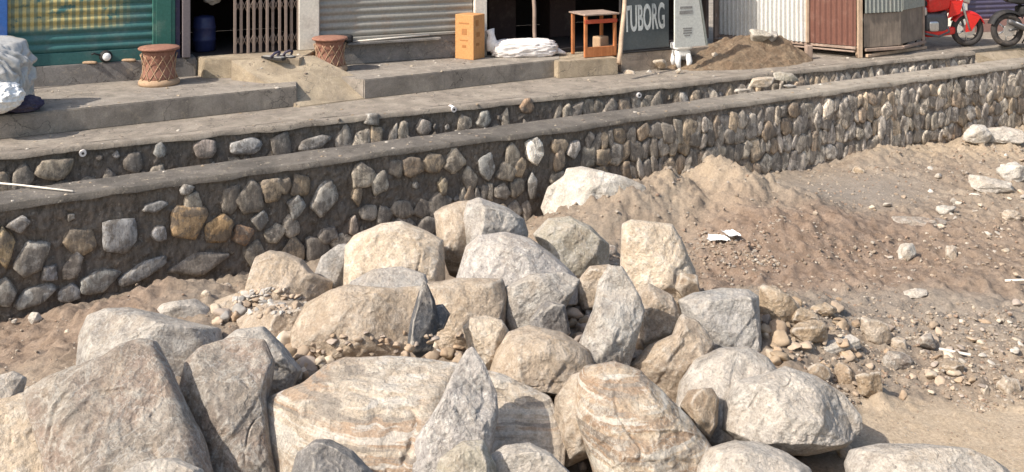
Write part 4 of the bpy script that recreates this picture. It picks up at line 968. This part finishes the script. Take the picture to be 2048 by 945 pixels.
# white board leaning
pw = ptZ(1352, 118, 1.2); sg2 = empty('sign_board', (pw[0], pw[1] - .05, 1.36), ang - .05, 'narrow white board with faded grey print beside the dark board', 'sign')
sg2.location = (*(ptY(1350, 96, 15.05)[:2]), ptY(1350, 96, 15.05)[2]); 
wW = 66 * 15.05 / FPX / math.cos(ang); TX = Matrix(((1, 0, 0, 0), (0, 0, 1, 0), (0, 1, 0, 0), (0, 0, 0, 1)))
MB().prism([(0, 0), (wW, 0), (wW * .70, .95), (0, .95)], 0, .03, TX).build('board', M['sign_white'], sg2)
MB().prism([(wW + .01, 0), (wW + .035, 0), (wW * .70 + .035, .95), (wW * .70 + .01, .95)], -.01, .04, TX).build('edge_strip', M['corr_grey'], sg2)
for zz, ww_, xo, th_ in ((.27, .17, .14, .02), (.235, .15, .15, .022), (.20, .16, .145, .02), (.165, .10, .17, .016), (.50, .24, .08, .05), (.58, .22, .09, .035)):
    MB().box(xo, xo + ww_, -.004, -.001, zz, zz + th_, 0).build('faded_print', M['sign_ink'], sg2)

# posts
def pole(label, p0, px1, py1, Yt, r, mat, name='wooden_pole', cat='pole', ext=1.6):
    a = Vector(p0); b = Vector(ptY(px1, py1, Yt)); d = (b - a); b = a + d * ext
    m = MB(); N_ = 9; pts = [a.lerp(b, i / (N_ - 1)) - a for i in range(N_)]
    for i, p_ in enumerate(pts): p_.x += .004 * math.sin(i * 2.1); p_.y += .003 * math.cos(i * 1.7)
    m.tube(pts, [r * (1 - .12 * i / N_) for i in range(N_)], 10); return tag(m.build(name, mat, loc=tuple(a)), label, cat)
pole('thick pale wooden post leaning slightly beside the dark board', ptZ(1238, 128, 1.44), 1250, 0, 14.9, .035, M['timber'])
pole('thin white wooden batten beside the leaning post', ptZ(1251, 100, 1.50) * [1, 1, 1], 1254, 0, 15.35, .012, M['jute'])
pole('slim pale wooden pole rising behind the white sack', ptZ(1070, 104, 1.45), 1068, 0, 15.45, .032, M['timber_old'])

# table in the open shop
p = ptZ(1170, 116, 1.45); tb = empty('wooden_table', (p[0], p[1], 1.45), SA, 'orange wooden stand with a red rail at the open shop front', 'stand')
Wt = .50
for x in (0, Wt):
    for y in (0, .4): MB().box(x, x + .045, y, y + .045, 0, .62, .004).build('leg', M['redwood'], tb)
MB().box(.045, Wt, .0, .03, .0, .15, .004).build('lower_board', M['redwood'], tb)
MB().box(.0, Wt + .05, -.01, .03, .50, .56, .004).build('rail', M['redrail'], tb)
MB().box(-.02, Wt + .08, -.03, .48, .621, .645, .004).build('table_top', M['timber_old'], tb)
o = MB().box(-.1, .1, -.08, .08, 0, .13, .01).build('carton', M['cane'], loc=tuple(np.append((p[:2] + SD * .38 + SB * .2), 1.60)), rz=SA + .3)
o.location.z = 1.452; o.scale.z = 2.1
tag(o, 'small pale carton standing inside the orange stand', 'carton')

# orange carton
p = ptZ(947, 121, 1.45); cb = empty('orange_carton', (p[0], p[1], 1.45), math.radians(58), 'tall orange cardboard carton standing at the end of the tan shutter', 'carton')
MB().box(0, .30, -.0, .33, 0, .655, .006).build('box', M['orange'], cb)
f = MB(); f.box(-.003, -.0005, .12, .21, .36, .45, 0); f.box(-.003, -.0005, .10, .24, .27, .285, 0); f.box(-.003, -.0005, .08, .26, .52, .54, 0); f.box(-.003, -.0005, .13, .20, .17, .21, 0)
f.box(.06, .13, -.003, -.0005, .49, .58, 0); f.box(.08, .16, -.003, -.0005, .33, .40, 0); f.box(.07, .15, -.003, -.0005, .20, .24, 0); f.build('print', M['ink'], cb)
# sack
def lump(name, label, cat, c, dims, mat, seed, fold=8, amp=.12, rz=0, flat=.35, lvl=5):
    U, F = ico(lvl); N = np.vstack([np.eye(3), -np.eye(3)]); V = U * radial(U, N, np.ones(6) * .9, 3.2)[:, None]
    n = fbm(V * [1, 3, 2] * fold * .25, seed, 4, ridge=True); V = V + U * (amp * (n - .2) + .05 * fbm(V * 9, seed + 2, 3))[:, None]
    V = V * np.array(dims) / 2; V[:, 2] = np.maximum(V[:, 2], -dims[2] * flat)
    V[:, 2] += dims[2] * flat
    o = mk(name, V, F, mat); o.location = c; o.rotation_euler.z = rz; return tag(o, label, cat) if label else o
p = ptZ(1048, 112, 1.45)
sk = empty('white_sack', (p[0], p[1], 1.45), SA * .4, 'full white plastic sack lying on its side on the step', 'sack')
o = lump('sack_body', None, None, (0, 0, 0), (1.08, .45, .31), M['sack'], 31, 9, .14); o.parent = sk
V0 = MB(); V0.tube([(-.46, 0, .12), (-.50, .0, .24), (-.50, .0, .33), (-.52, .02, .40)], [.12, .08, .05, .075], 14); V0.build('tied_neck', M['sack'], sk)
V0 = MB(); V0.tube([(.48, 0, .07), (.58, -.02, .04), (.64, -.02, .02)], [.06, .03, .02], 10); V0.build('loose_end', M['sack'], sk)

# stools
def stool(label, px, py, z, sc, rz, seed):
    p = ptZ(px, py, z); rt = empty('cane_stool', (p[0], p[1] + .18, z), rz, label, 'stool', 'round cane stools outside the shops')
    R = .215 * sc; H = .46 * sc
    MB().lathe([(R * .98, H - .035), (R * 1.12, H - .03), (R * 1.15, H - .012), (R * 1.08, H), (R * .6, H + .006), (.01, H + .008)], 36).build('seat', M['terracotta'], rt)
    MB().lathe([(R * 1.0, .05), (R * .93, .12), (R * .84, H * .55), (R * .86, H * .8), (R * .96, H - .036)], 36).build('body', M['terracotta'], rt)
    MB().lathe([(R * 1.10, 0), (R * 1.14, .02), (R * 1.12, .05), (R * 1.0, .075), (R * .97, .08)], 36).build('base_ring', M['cane'], rt)
    f = MB(); n = 12
    for d in (1, -1):
        for i in range(n):
            a = i * 2 * math.pi / n; pts = []
            for k in range(7):
                t = k / 6; z_ = .07 + t * (H - .16); r = R * (1.02 - .14 * math.sin(math.pi * t)) ; aa = a + d * .9 * t; pts.append((r * math.cos(aa), r * math.sin(aa), z_))
            f.tube(pts, .0055, 5)
    f.build('cane_lattice', M['cane'], rt)
    return rt
stool('reddish round cane stool standing on the step in front of the green shutter', 308, 174, 1.45, 1.04, .3, 1)
stool('reddish round cane stool at the left end of the tan shutter beside the ramp', 655, 146, 1.45, 1.0, 1.1, 2)
# small items
p = ptZ(692, 96, 1.62)
pz = sw(su(692, -.06), -.06)
lump('dark_bundle', 'small dark bundle of rags lying on the ledge beside the right stool', 'bundle', (pz[0], pz[1] - .02, 1.80), (.22, .12, .12), M['black'], 44, lvl=4)
o = MB().tube([(0, 0, 0), (1.15, 0, .03)], .012, 8).build('long_rod', M['jute'], loc=tuple(np.append(sw(su(705, -.05), -.07), 1.79)), rz=SA)
tag(o, 'thin pale rod lying along the foot of the tan shutter', 'rod')
MB0 = MB(); MB0.box(su(700, -.05) - .05, su(880, -.05), -.11, -.0, 1.74, 1.775, .006); o = MB0.build('ledge', M['cement_face'], s3)
# round white faced object by the green shutter
pz = sw(su(212, -.05), -.05); rt = empty('round_lamp', (pz[0], pz[1], 1.70), SA, 'small dark lamp with a round white face on the plinth by the green shutter', 'lamp')
MB().lathe([(.05, 0), (.075, .03), (.08, .06), (.06, .09), (.02, .1)], 20, M=Matrix.Translation((0, 0, .08)) @ Matrix.Rotation(math.radians(-90), 4, 'X')).build('housing', M['black'], rt)
MB().lathe([(.052, 0), (.05, .012), (.01, .016)], 20, M=Matrix.Translation((.01, -.0, .08)) @ Matrix.Rotation(math.radians(90), 4, 'X')).build('lens', M['whitep'], rt)
MB().tube([(-.06, .03, .1), (-.14, .03, .13), (-.17, .02, .12)], .012, 6).build('bracket', M['black'], rt)
for px, lab in ((180, 'crumpled pale scrap lying on the plinth left of the round lamp'), (258, 'crumpled pale scrap lying on the plinth right of the round lamp')):
    pz = sw(su(px, -.02), .0); lump('paper_scrap', lab, 'scrap', (pz[0], pz[1], 1.70), (.2, .07, .04), M['cane'], px, lvl=3)
# slippers
sp_ = [(548, 124, .55, 'black slipper with a pale sole edge, the nearer of the pair on the ramp'), (574, 119, .9, 'black slipper with a blue strap, the farther of the pair on the ramp')]
for px, py, rz_, lab in sp_:
    p = ptZ(px, py, 1.665); rt = empty('slipper', (p[0], p[1], 1.70 if px < 560 else 1.685), -rz_, lab, 'slipper', 'pair of black slippers on the ramp')
    rt.scale = (1.4, 1.4, 1.4)
    outl = [(-.13, -.035), (-.10, -.042), (0, -.035), (.08, -.048), (.125, -.03), (.135, 0), (.125, .03), (.08, .045), (0, .03), (-.10, .035), (-.13, .025)]
    MB().prism(outl, 0, .022).build('sole', M['black'], rt); MB().prism([(a * .9, b * .8) for a, b in outl], .0225, .028).build('footbed', M['sheet_grey'], rt)
    MB().tube([(.0, -.04, .02), (.04, -.035, .06), (.06, 0, .075), (.04, .035, .06), (.0, .04, .02)], .012, 8).build('strap', M['navy'], rt)
# covered bundle at left
def covered():
    rt = empty('covered_bundle', (0, 0, 1.44), 0, 'bulky bundle wrapped in a shiny grey plastic sheet at the left edge', 'bundle')
    p = ptZ(-15, 236, 1.45); rt.location = (p[0], p[1] + .32, 1.45)
    U, F = ico(6); N = np.array([[1, 0, 0], [-1, 0, 0], [0, 1, 0], [0, -1, 0], [0, 0, 1], [0, 0, -1], [.6, -.3, .7], [-.5, .2, .6]], float); N /= np.linalg.norm(N, axis=1)[:, None]
    V = U * radial(U, N, np.array([.9, 1, .9, .9, 1, 1, .9, .8]), 7)[:, None]
    a = np.arctan2(V[:, 1], V[:, 0]); n = np.abs(np.sin(a * 4 + 7 * fbm(V * 1.3, 4, 3))) * (1 - sm(V[:, 2], .2, 1)) * .13
    V = V + U * (n + .07 * (fbm(V * [1.2, 1.2, 2], 6, 3, .4, ridge=True) - .2))[:, None]
    V = V * [.56, .34, .41] + [-.36, .02, .43]; mk('plastic_sheet', V, F, M['sheet_grey'], rt)
    V = U[:] * (1 + .16 * fbm(U * 2.6, 14, 4, ridge=True))[:, None] * [.27, .24, .17] + [.0, -.26, .22]; mk('white_bag', V, F, M['whitep'], rt)
    V = U[:] * (1 + .16 * fbm(U * 2.6, 19, 4, ridge=True))[:, None] * [.26, .18, .10] + [.10, .02, .08]; mk('dark_cloth', V, F, M['navy'], rt)
covered()
rt = empty('blue_stand', (*sw(su(30, -.15), -.15), 1.70), SA, 'blue painted steel stand behind the covered bundle', 'stand')
rt.location.z = 1.452
f = MB(); f.box(-.12, .1, 0, .03, .46, .56, .004); f.build('panel', M['blue'], rt)
for x in (-.12, .08):
    MB().box(x, x + .03, 0, .03, 0, .459, .004).build('leg', M['blue'], rt)

# ------------------------------------------------------------------ terrace soil heap, slabs, kiosk
def heap(name, label, c, rx, ry, h, rz, mat, seed):
    n = 170; t = np.linspace(-1, 1, n); X, Y = np.meshgrid(t, t); X, Y = X.ravel(), Y.ravel(); r = np.hypot(X, Y)
    q = np.stack([X, Y, X * 0 + seed], 1); e = 1 + .22 * fbm(q * 2, seed, 3)
    z = h * np.clip(1 - r / e / .92, -.06, 1) ** 1 if False else h * (np.clip(1 - r / e / .92, 0, 1) ** .8) * (1 + .30 * fbm(q * 3, seed + 1, 4)) + .05 * fbm(q * 12, seed + 2, 3) * (r < .95) - .03
    z = z + h * .45 * np.exp(-(((X - .42) / .28) ** 2 + ((Y) / .4) ** 2))*(r < .9)
    V = np.stack([X * rx, Y * ry, z], 1); o = mk(name, V, grid_faces(n, n), mat); o.location = c; o.rotation_euler.z = rz
    return tag(o, label, 'soil heap', kind='stuff')
mh = NT('heap_soil'); co = mh.coord(rand=False); n2 = mh.noise(co, 5, 9, .7); n3 = mh.noise(co, 35, 6, .75)
cc = mh.mix(mh.ramp(n2, .38, .62), (.27, .20, .135), (.215, .15, .10)); cc = mh.mix(mh.ramp(mh.noise(co, 11, 6, .7), .55, .68, 0, .7), cc, (.36, .285, .20))
M['heap'] = mh.done(mh.gain(cc, mh.ramp(n3, .25, .75, .7, 1.25)), .97, mh.bump(mh.math('ADD', n2, n3), .9, .04), spec=.1)
p = ptZ(1455, 134, 1.2)
heap('soil_heap', 'heap of brown soil on the terrace in front of the white corrugated sheet', (p[0] + .22, p[1] + .50, 1.19), 1.6, .80, .44, .36, M['heap'], 5)
def on_heap(lab, px, py, Y, w_, mat, sq=.7, cat='stone', name='stone'):
    RI[0] += 1; c = ptY(px, py, Y); U, F = ico(4); q = np.random.default_rng(RI[0]); Nn = q.normal(size=(12, 3)); Nn /= np.linalg.norm(Nn, axis=1)[:, None]
    V = U * np.minimum(radial(U, Nn, q.uniform(.65, 1, 12), 14), 1.25)[:, None]; k = w_ * Y / FPX / 2; V = V + U * (.1 * fbm(U * 2 + px, 7, 3))[:, None]
    o = mk(name, V * [k, k * .8, k * sq], F, M[mat]); o.location = c; return tag(o, lab, cat)
on_heap('pale grey stone lying on top of the terrace soil heap', 1520, 72, 16.05, 46, 'green', .6)
on_heap('grey stone at the right side of the terrace soil heap top', 1545, 72, 16.1, 26, 'grey', .8)
on_heap('small cream stone stuck in the face of the terrace soil heap', 1430, 110, 15.55, 14, 'cream', .8)
on_heap('small pinkish stone at the foot of the terrace soil heap', 1536, 124, 15.75, 18, 'pink', .8)
on_heap('round tan stone on the terrace edge below the leaning post', 1258, 148, 15.0, 20, 'tan', .8)
on_heap('small white stone on the terrace beside the round tan stone', 1298, 144, 15.1, 12, 'white', .6)
on_heap('reddish brown clod against the low tan plastered wall', 1320, 128, 15.3, 26, 'brown', .8)
on_heap('small cream stone on the terrace under the white plastic stool', 1358, 142, 14.95, 12, 'cream', .8)
# stones lying on the outer wall top
def flat_on_wall(label, px, py, wpx, dpx, th, mat, rz, z=1.05):
    p = ptZ(px, py, z); s = p[1] / FPX; RI[0] += 1
    U, F = ico(5); q = np.random.default_rng(RI[0]); Nn = q.normal(size=(14, 3)) * [1, 1, .25]; Nn /= np.linalg.norm(Nn, axis=1)[:, None]
    N = np.vstack([Nn, [[0, 0, 1], [0, 0, -1]]]); D = np.append(q.uniform(.7, 1, 14), [1, 1]); V = U * radial(U, N, D, 16)[:, None] * [wpx * s / 2, dpx * s, th / 2]
    V = V + U * (.012 * fbm(V * 14, RI[0], 4))[:, None]
    o = mk('flat_stone', V, F, M[mat]); o.location = (p[0], p[1], z + th / 2); o.rotation_euler.z = rz; return tag(o, label, 'stone')
flat_on_wall('pale flat stone lying on the outer wall top', 1524, 174, 52, 16, .13, 'cream', .4)
o = flat_on_wall('greenish grey flat stone resting on smaller chips on the outer wall top', 1570, 168, 56, 16, .12, 'green', .3); o.location.z += .05; o.rotation_euler.y = .12
flat_on_wall('grey chip under the right end of the greenish flat stone', 1580, 176, 30, 8, .04, 'grey', .2)
flat_on_wall('small pale chip on the outer wall top beside the flat stones', 1483, 183, 28, 8, .03, 'pale', .2)
# white plastic stool
p = ptZ(1364, 138, 1.2); rt = empty('plastic_stool', (p[0], p[1] + .08, 1.2), .3, 'small white plastic stool standing beside the terrace soil heap', 'stool')
rt.scale = (1, 1, 1)
U, F = ico(4); N6 = np.vstack([np.eye(3), -np.eye(3)]); V = U * radial(U, N6, np.ones(6), 6)[:, None]
mk('seat', V * [.145, .12, .055] + [0, 0, .345], F, M['whitep'], rt)
mk('skirt', V * [.125, .10, .05] + [0, 0, .235], F, M['whitep'], rt)
for sx_ in (-1, 1):
    for sy_ in (-1, 1):
        MB().tube([(sx_ * .075, sy_ * .06, .22), (sx_ * .10, sy_ * .08, .11), (sx_ * .075, sy_ * .085, 0)], [.05, .048, .028], 10).build('leg', M['whitep'], rt)
MB().tube([(0, 0, .26), (0, 0, .31)], .10, 14).build('neck', M['whitep'], rt)

# corrugated kiosk
kz = 1.39
P0 = ptZ(1712, 93, kz)[:2]; P1 = ptZ(1432, 68, kz)[:2] ; P2 = ptZ(1802, 92, 1.35)[:2]; P3 = ptZ(1846, 81, 1.35)[:2]; P4 = P1 + (P3 - P0) * .75
Pm = ptZ(1614, 85, kz)[:2]
ks = empty('corrugated_kiosk', (P0[0], P0[1], 1.2), 0, 'corrugated sheet kiosk on timber legs, white, brown and grey panels', 'kiosk')
def panel(name, A, B, z0, z1, mat, per=.076, amp=.012, dep=0):
    L = np.linalg.norm(B - A); an = math.atan2(*(B - A)[::-1]); e = empty('p', (0, 0, 0)) ; bpy.data.objects.remove(e)
    o = wavy(name, 0, L, z0 - 1.2, z1 - 1.2, dep, amp, per, mat, ks, vertical=True, n=10) if per else MB().box(0, L, dep, dep + .015, z0 - 1.2, z1 - 1.2, .002).build(name, mat, ks)
    o.location = (A[0] - P0[0], A[1] - P0[1], 0); o.rotation_euler.z = an; return o
panel('white_sheet', P1, Pm, kz, 3.2, M['corr_white'], per=.08, amp=.030); panel('brown_sheet', Pm, P0, kz, 3.2, M['corr_brown'], per=.09)
PQ = ptZ(1728, 97, 1.35)[:2]
panel('grey_sheet', PQ, P2, 1.93, 3.2, M['corr_grey'], per=.085, dep=-.03); panel('grey_sheet', P2, P3, 1.95, 3.2, M['corr_grey'], per=.085, dep=-.03)
panel('plywood_panel', PQ, P2, 1.36, 1.92, M['plywood'], per=0); panel('plywood_panel', P2, P3, 1.38, 1.96, M['plywood'], per=0)
f = MB(); C4 = [P1, P0, P3, P4]; f.prism([tuple(q_ - P0) for q_ in [P1, P0, P2, P3, P4]], 2.0, 2.06); f.build('roof', M['corr_grey'], ks)
f = MB(); f.prism([tuple((q_ - P0) * .97 + np.array([0, .05])) for q_ in [P1, P0, P2, P3, P4]], .16, .19); f.build('floor_deck', M['timber_old'], ks)
panel('back_sheet', P4, P1, kz, 3.2, M['corr_brown'], per=.09); panel('back_sheet', P3, P4, kz, 3.2, M['corr_grey'], per=.09)
def beam(name, A, B, z, t, mat, out=.03, w_=.05):
    L = np.linalg.norm(B - A); an = math.atan2(*(B - A)[::-1]); o = MB().box(0, L, -w_ / 2 - out, w_ / 2 - out, z - 1.2, z - 1.2 + t, .006).build(name, mat, ks); o.location = (A[0] - P0[0], A[1] - P0[1], 0); o.rotation_euler.z = an
beam('beam', P1, P0, 1.335, .045, M['timber_old'], .0); beam('beam', P1, P0, 1.295, .025, M['timber_old'], .06)
beam('beam', PQ, P2, 1.30, .05, M['timber_old']); beam('beam', P2, P3, 1.30, .05, M['timber_old']); beam('beam', PQ, P3 + (P3 - P2) * .02, 1.205, .05, M['timber'], .05)
def upright(A, z0, z1, w_, mat, name='post'):
    o = MB().box(-w_ / 2, w_ / 2, -w_ / 2, w_ / 2, z0 - 1.2, z1 - 1.2, .006).build(name, mat, ks); o.location = (A[0] - P0[0], A[1] - P0[1], 0); o.rotation_euler.z = .2
upright(ptZ(1719, 116, 1.2)[:2] + [0, .02], 1.2, 3.2, .085, M['timber']); upright(ptZ(1801, 104, 1.2)[:2] , 1.2, 3.1, .06, M['timber']); upright(P3 + [0, .0], 1.2, 3.1, .05, M['timber_old'])
upright(ptZ(1617, 118, 1.2)[:2], 1.2, 1.42, .10, M['timber_old'], 'leg'); upright(Pm + [.0, -.02], 1.39, 3.1, .05, M['timber'], 'post')
upright(P1, 1.2, 3.1, .08, M['timber_old'], 'leg'); upright(P4, 1.2, 3.1, .08, M['timber_old'], 'leg')

# purple shutter shop behind the motorcycles
s5 = empty('purple_shutter_shop', (7.6, 19.2, 1.19), .30, 'shop with a dark purple shutter behind the two motorcycles', 'shop')
wavy('roller_shutter', 1.38, 4.6, .26, 2.4, .04, .02, .09, M['purple'], s5)
MB().box(.95, 1.36, -.05, .1, 0, 2.6, .01).build('pillar', M['offwhite'], s5); MB().box(4.6, 5.0, -.05, .1, 0, 2.6, .01).build('pillar', M['offwhite'], s5)
MB().box(1.37, 4.6, -.04, .1, 0, .255, .01).build('sill', paint('pink_brick', (.33, .19, .16), .9), s5)
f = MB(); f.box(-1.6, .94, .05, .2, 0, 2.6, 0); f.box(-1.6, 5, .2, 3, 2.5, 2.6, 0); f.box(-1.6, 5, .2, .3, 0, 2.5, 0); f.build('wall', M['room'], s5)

# ------------------------------------------------------------------ motorcycles
def motorcycle(label, px, py, front, heading, cA, cB):
    """px, py: where one wheel touches the ground; front: that wheel is the front one"""
    p = ptZ(px, py, 1.2); h = np.array([math.cos(heading), math.sin(heading)]); org = p[:2] - h * (1.30 if front else 0)
    rt = empty('motorcycle', (org[0], org[1], 1.2), heading, label, 'motorcycle', 'motorcycles parked on the terrace')
    R = .30
    def ringY(cx, cz, r, t, n=40): return [(cx + r * math.cos(2 * math.pi * i / n), 0, cz + r * math.sin(2 * math.pi * i / n)) for i in range(n)]
    for cx in (0, 1.30):
        wh = MB().tube(ringY(cx, R, .225, 0), .016, 8, True).build('wheel', M['engine'] if cx == 0 else M['silver'], rt)
        MB().tube(ringY(cx, R, R - .052, 0), .054, 12, True).build('tyre', M['tyre'], wh)
        f = MB()
        for i in range(6):
            a = 2 * math.pi * i / 6 + .3
            f.tube([(cx + .03 * math.cos(a), 0, R + .03 * math.sin(a)), (cx + .22 * math.cos(a + .12), 0, R + .22 * math.sin(a + .12))], [.018, .012], 8)
        f.tube([(cx, -.05, R), (cx, .05, R)], .04, 14); f.build('spoke_rim', M['silver'], wh)
        f = MB(); f.tube([(cx, -.062, R), (cx, -.058, R)], .11, 28); f.build('brake_disc', M['silver'], wh)
    X = 1.30
    for s in (-.085, .085): MB().tube([(X, s, R), (X - .10, s, .62), (X - .20, s * .9, .98)], [.02, .024, .024], 10).build('fork', M['silver'], rt)
    def fender(cx, r, a0, a1, wd, mat, nm):
        n = 16; V, F_ = [], []
        for i in range(n + 1):
            a = math.radians(a0 + (a1 - a0) * i / n)
            for j, (y, dr) in enumerate(((-wd, -.035), (-wd * .8, 0), (0, .012), (wd * .8, 0), (wd, -.035))): V.append((cx + (r + dr) * math.cos(a), y, R + (r + dr) * math.sin(a)))
        for i in range(n):
            for j in range(4): k = i * 5 + j; F_.append((k, k + 1, k + 6, k + 5))
        V = np.array(V); m2 = V * 1.0; m2[:, 2] -= .006; F_ = np.array(F_)
        mk(nm, np.vstack([V, m2]), np.vstack([F_, F_[:, ::-1] + len(V)]), mat, rt)
    fender(X, R + .025, 20, 150, .075, cA, 'front_fender')
    MB().prism([(X - .08, -.02), (X + .03, 0), (X + .20, .24), (X - .06, .34)], -.002, .002, Matrix(((1, 0, 0, 0), (0, 0, -1, -.09), (0, 1, 0, R - .02), (0, 0, 0, 1)))).build('fork_guard', cA, rt)
    fender(0, R + .05, 40, 160, .08, M['black'], 'rear_fender')
    U, F_ = ico(4); N6 = np.vstack([np.eye(3), -np.eye(3)]); SQ = U * radial(U, N6, np.ones(6), 5)[:, None]
    def blob(nm, c, d, mat, sh=(0, 0), lv=None):
        V = SQ * np.array(d); V[:, 2] += V[:, 0] * sh[0]; V[:, 1] *= (1 - .35 * sm(V[:, 0] / d[0], .2, 1.0)) if sh[1] else 1; return mk(nm, V + np.array(c), F_, mat, rt)
    blob('fuel_tank', (.78, 0, .80), (.29, .16, .155), cA, (.18, 1)); blob('engine', (.68, 0, .43), (.22, .14, .18), M['engine'])
    blob('cylinder_head', (.80, 0, .53), (.09, .11, .10), M['engine'], (.4, 0)); blob('clutch_cover', (.60, -.14, .38), (.09, .035, .09), M['silver'])
    blob('belly_pan', (.76, 0, .27), (.30, .13, .075), cA, (.08, 1)); blob('seat', (.28, 0, .80), (.30, .12, .05), M['black'], (-.12, 0)); blob('tail', (-.06, 0, .90), (.20, .08, .055), cA, (-.3, 0))
    blob('side_panel', (.36, 0, .64), (.16, .13, .09), cB); blob('headlight', (1.22, 0, .90), (.10, .10, .12), cB, (-.4, 0))
    for s in (-1, 1):
        MB().prism([(.86, .52), (1.08, .60), (1.14, .84), (.92, .82)], -.012, .012, Matrix(((1, 0, 0, 0), (0, 0, -1, s * .15), (0, 1, 0, 0), (0, 0, 0, 1)))).build('tank_cowl', cA, rt)
        MB().tube([(.0, s * .07, R), (.35, s * .075, .36), (.5, s * .08, .38)], .022, 8).build('swing_arm', M['engine'], rt)
    MB().tube([(1.02, 0, .90), (.85, 0, .70), (.90, 0, .32), (.52, 0, .26), (.48, 0, .60), (.85, 0, .72)], .02, 8).build('frame', M['engine'], rt)
    MB().tube([(.45, 0, .66), (.1, 0, .80), (-.18, 0, .86)], .016, 8).build('subframe', M['engine'], rt)
    MB().tube([(1.06, -.34, 1.03), (1.08, -.2, 1.05), (1.10, 0, 1.0), (1.08, .2, 1.05), (1.06, .34, 1.03)], .013, 8).build('handlebar', M['black'], rt)
    MB().tube([(.84, -.10, .45), (.90, -.12, .28), (.7, -.14, .20), (.42, -.15, .26)], .02, 10).build('exhaust_pipe', M['engine'], rt)
    MB().tube([(.42, -.16, .27), (.3, -.17, .31), (-.05, -.18, .46), (-.10, -.18, .48)], [.03, .05, .05, .035], 16).build('muffler', M['engine'], rt)
    MB().tube([(.33, -.215, .33), (.02, -.225, .46)], .018, 8).build('muffler_shield', M['silver'], rt)
    MB().tube([(.5, .12, .25), (.46, .26, .02)], .012, 8).build('side_stand', M['black'], rt)
    return rt
motorcycle('glossy red motorcycle parked beside the kiosk with its front wheel showing', 1934, 93, True, .10, M['red'], M['silver'])
motorcycle('black motorcycle with a silver muffler shield cut by the right edge', 2014, 94, False, .12, paint('dark_red_black', (.10, .012, .016), .3, dirt=.1), M['black'])

# ------------------------------------------------------------------ litter and odd bits
o = MB().tube([(0, 0, 0), (.25, 0, .004), (.5, 0, .002), (.78, 0, 0)], .009, 8).build('stick', M['jute'], loc=tuple(ptZ(-4, 366, 1.062)), rz=-.22)
a_, b_ = Vector(ptZ(-10, 366, 1.066)), Vector(ptZ(146, 383, 1.066)); o.rotation_euler.z = math.atan2((b_ - a_).y, (b_ - a_).x); o.location = a_; o.scale.x = (b_ - a_).length / .78
tag(o, 'thin pale stick lying across the outer wall top at the left', 'stick')
a_, b_ = gpt(1878, 712), gpt(1942, 722); d = b_ - a_
tag(MB().box(0, np.linalg.norm(d), -.012, .012, 0, .016, .003).build('stick', M['jute'], loc=(a_[0], a_[1], a_[2] + .05), rz=math.atan2(d[1], d[0])), 'short white stick lying on the gravel bank', 'stick')
a_ = gpt(2010, 568)
tag(MB().tube([(0, 0, 0), (.16, 0, .02), (.30, -.03, .01)], .012, 6).build('stick', M['jute'], loc=(a_[0], a_[1], a_[2] + .03), rz=-.2), 'short pale stick on the grey silt at the right edge', 'stick')
def wrapper(lab, px, py, w_, h_, seed):
    g = gpt(px, py); n = 26; t = np.linspace(-1, 1, n); X, Y = np.meshgrid(t, t); X, Y = X.ravel(), Y.ravel(); q = np.stack([X, Y, X * 0 + seed], 1)
    z = .35 * (fbm(q * 1.6, seed, 4, ridge=True)) + .5; s = g[1] / FPX * w_ / 2
    V = np.stack([X * s + .25 * s * vnoise(q * 1.3, 3), Y * s * .75, z * s * .55], 1); V = np.vstack([V, V - [0, 0, .003]]); F = grid_faces(n, n)
    o = mk('plastic_wrapper', V, np.vstack([F, F[:, ::-1] + n * n]), M['whitep']); o.location = (g[0], g[1], g[2] + .01); o.rotation_euler.z = seed; return tag(o, lab, 'litter')
wrapper('crumpled white plastic wrapper on the brown earth, left piece', 1436, 484, 40, 30, 3)
wrapper('crumpled white plastic wrapper on the brown earth, right piece', 1462, 474, 34, 26, 5)


# grit and crumbs trodden over the steps, wall tops and terrace
bpy.context.view_layer.update(); DG = bpy.context.evaluated_depsgraph_get()
r_ = np.random.default_rng(77); U, F = ico(1); VV, FF, CC, base, k = [], [], [], 0, 0
for _ in range(2600):
    px, py = r_.uniform(-10, 2050), r_.uniform(90, 420)
    d = Vector(((px - 1024) / FPX, 1, -(py + HZ) / FPX)).normalized(); ok, loc, nn, _i, ob_, _m = C.ray_cast(DG, Vector((0, 0, HC)), d)
    if not ok or nn.z < .85 or loc.z < .9: continue
    if not ob_.name.split('.')[0] in ('terrace', 'concrete_step', 'concrete_ramp', 'coping', 'door_sill', 'sandy_ramp'): continue
    rad = (1.2 + 3.8 * r_.random() ** 4) * loc.y / FPX; V = U * (1 + r_.uniform(-.25, .25, (len(U), 1))) * [rad, rad * .9, rad * .5] + np.array(loc)
    VV.append(V); FF.append(F + base); base += len(U); CC.append(np.tile(np.array([(.42, .35, .27), (.30, .235, .17), (.20, .165, .135), (.48, .43, .37)][int(r_.integers(4))]), (len(U), 1)))
o = mk('grit', np.vstack(VV), np.vstack(FF), bpy.data.materials['gravel_mix'], smooth=False, col=np.vstack(CC))
tag(o, 'grit and crumbs of mortar strewn over the steps, terrace and wall tops', 'grit', kind='stuff')
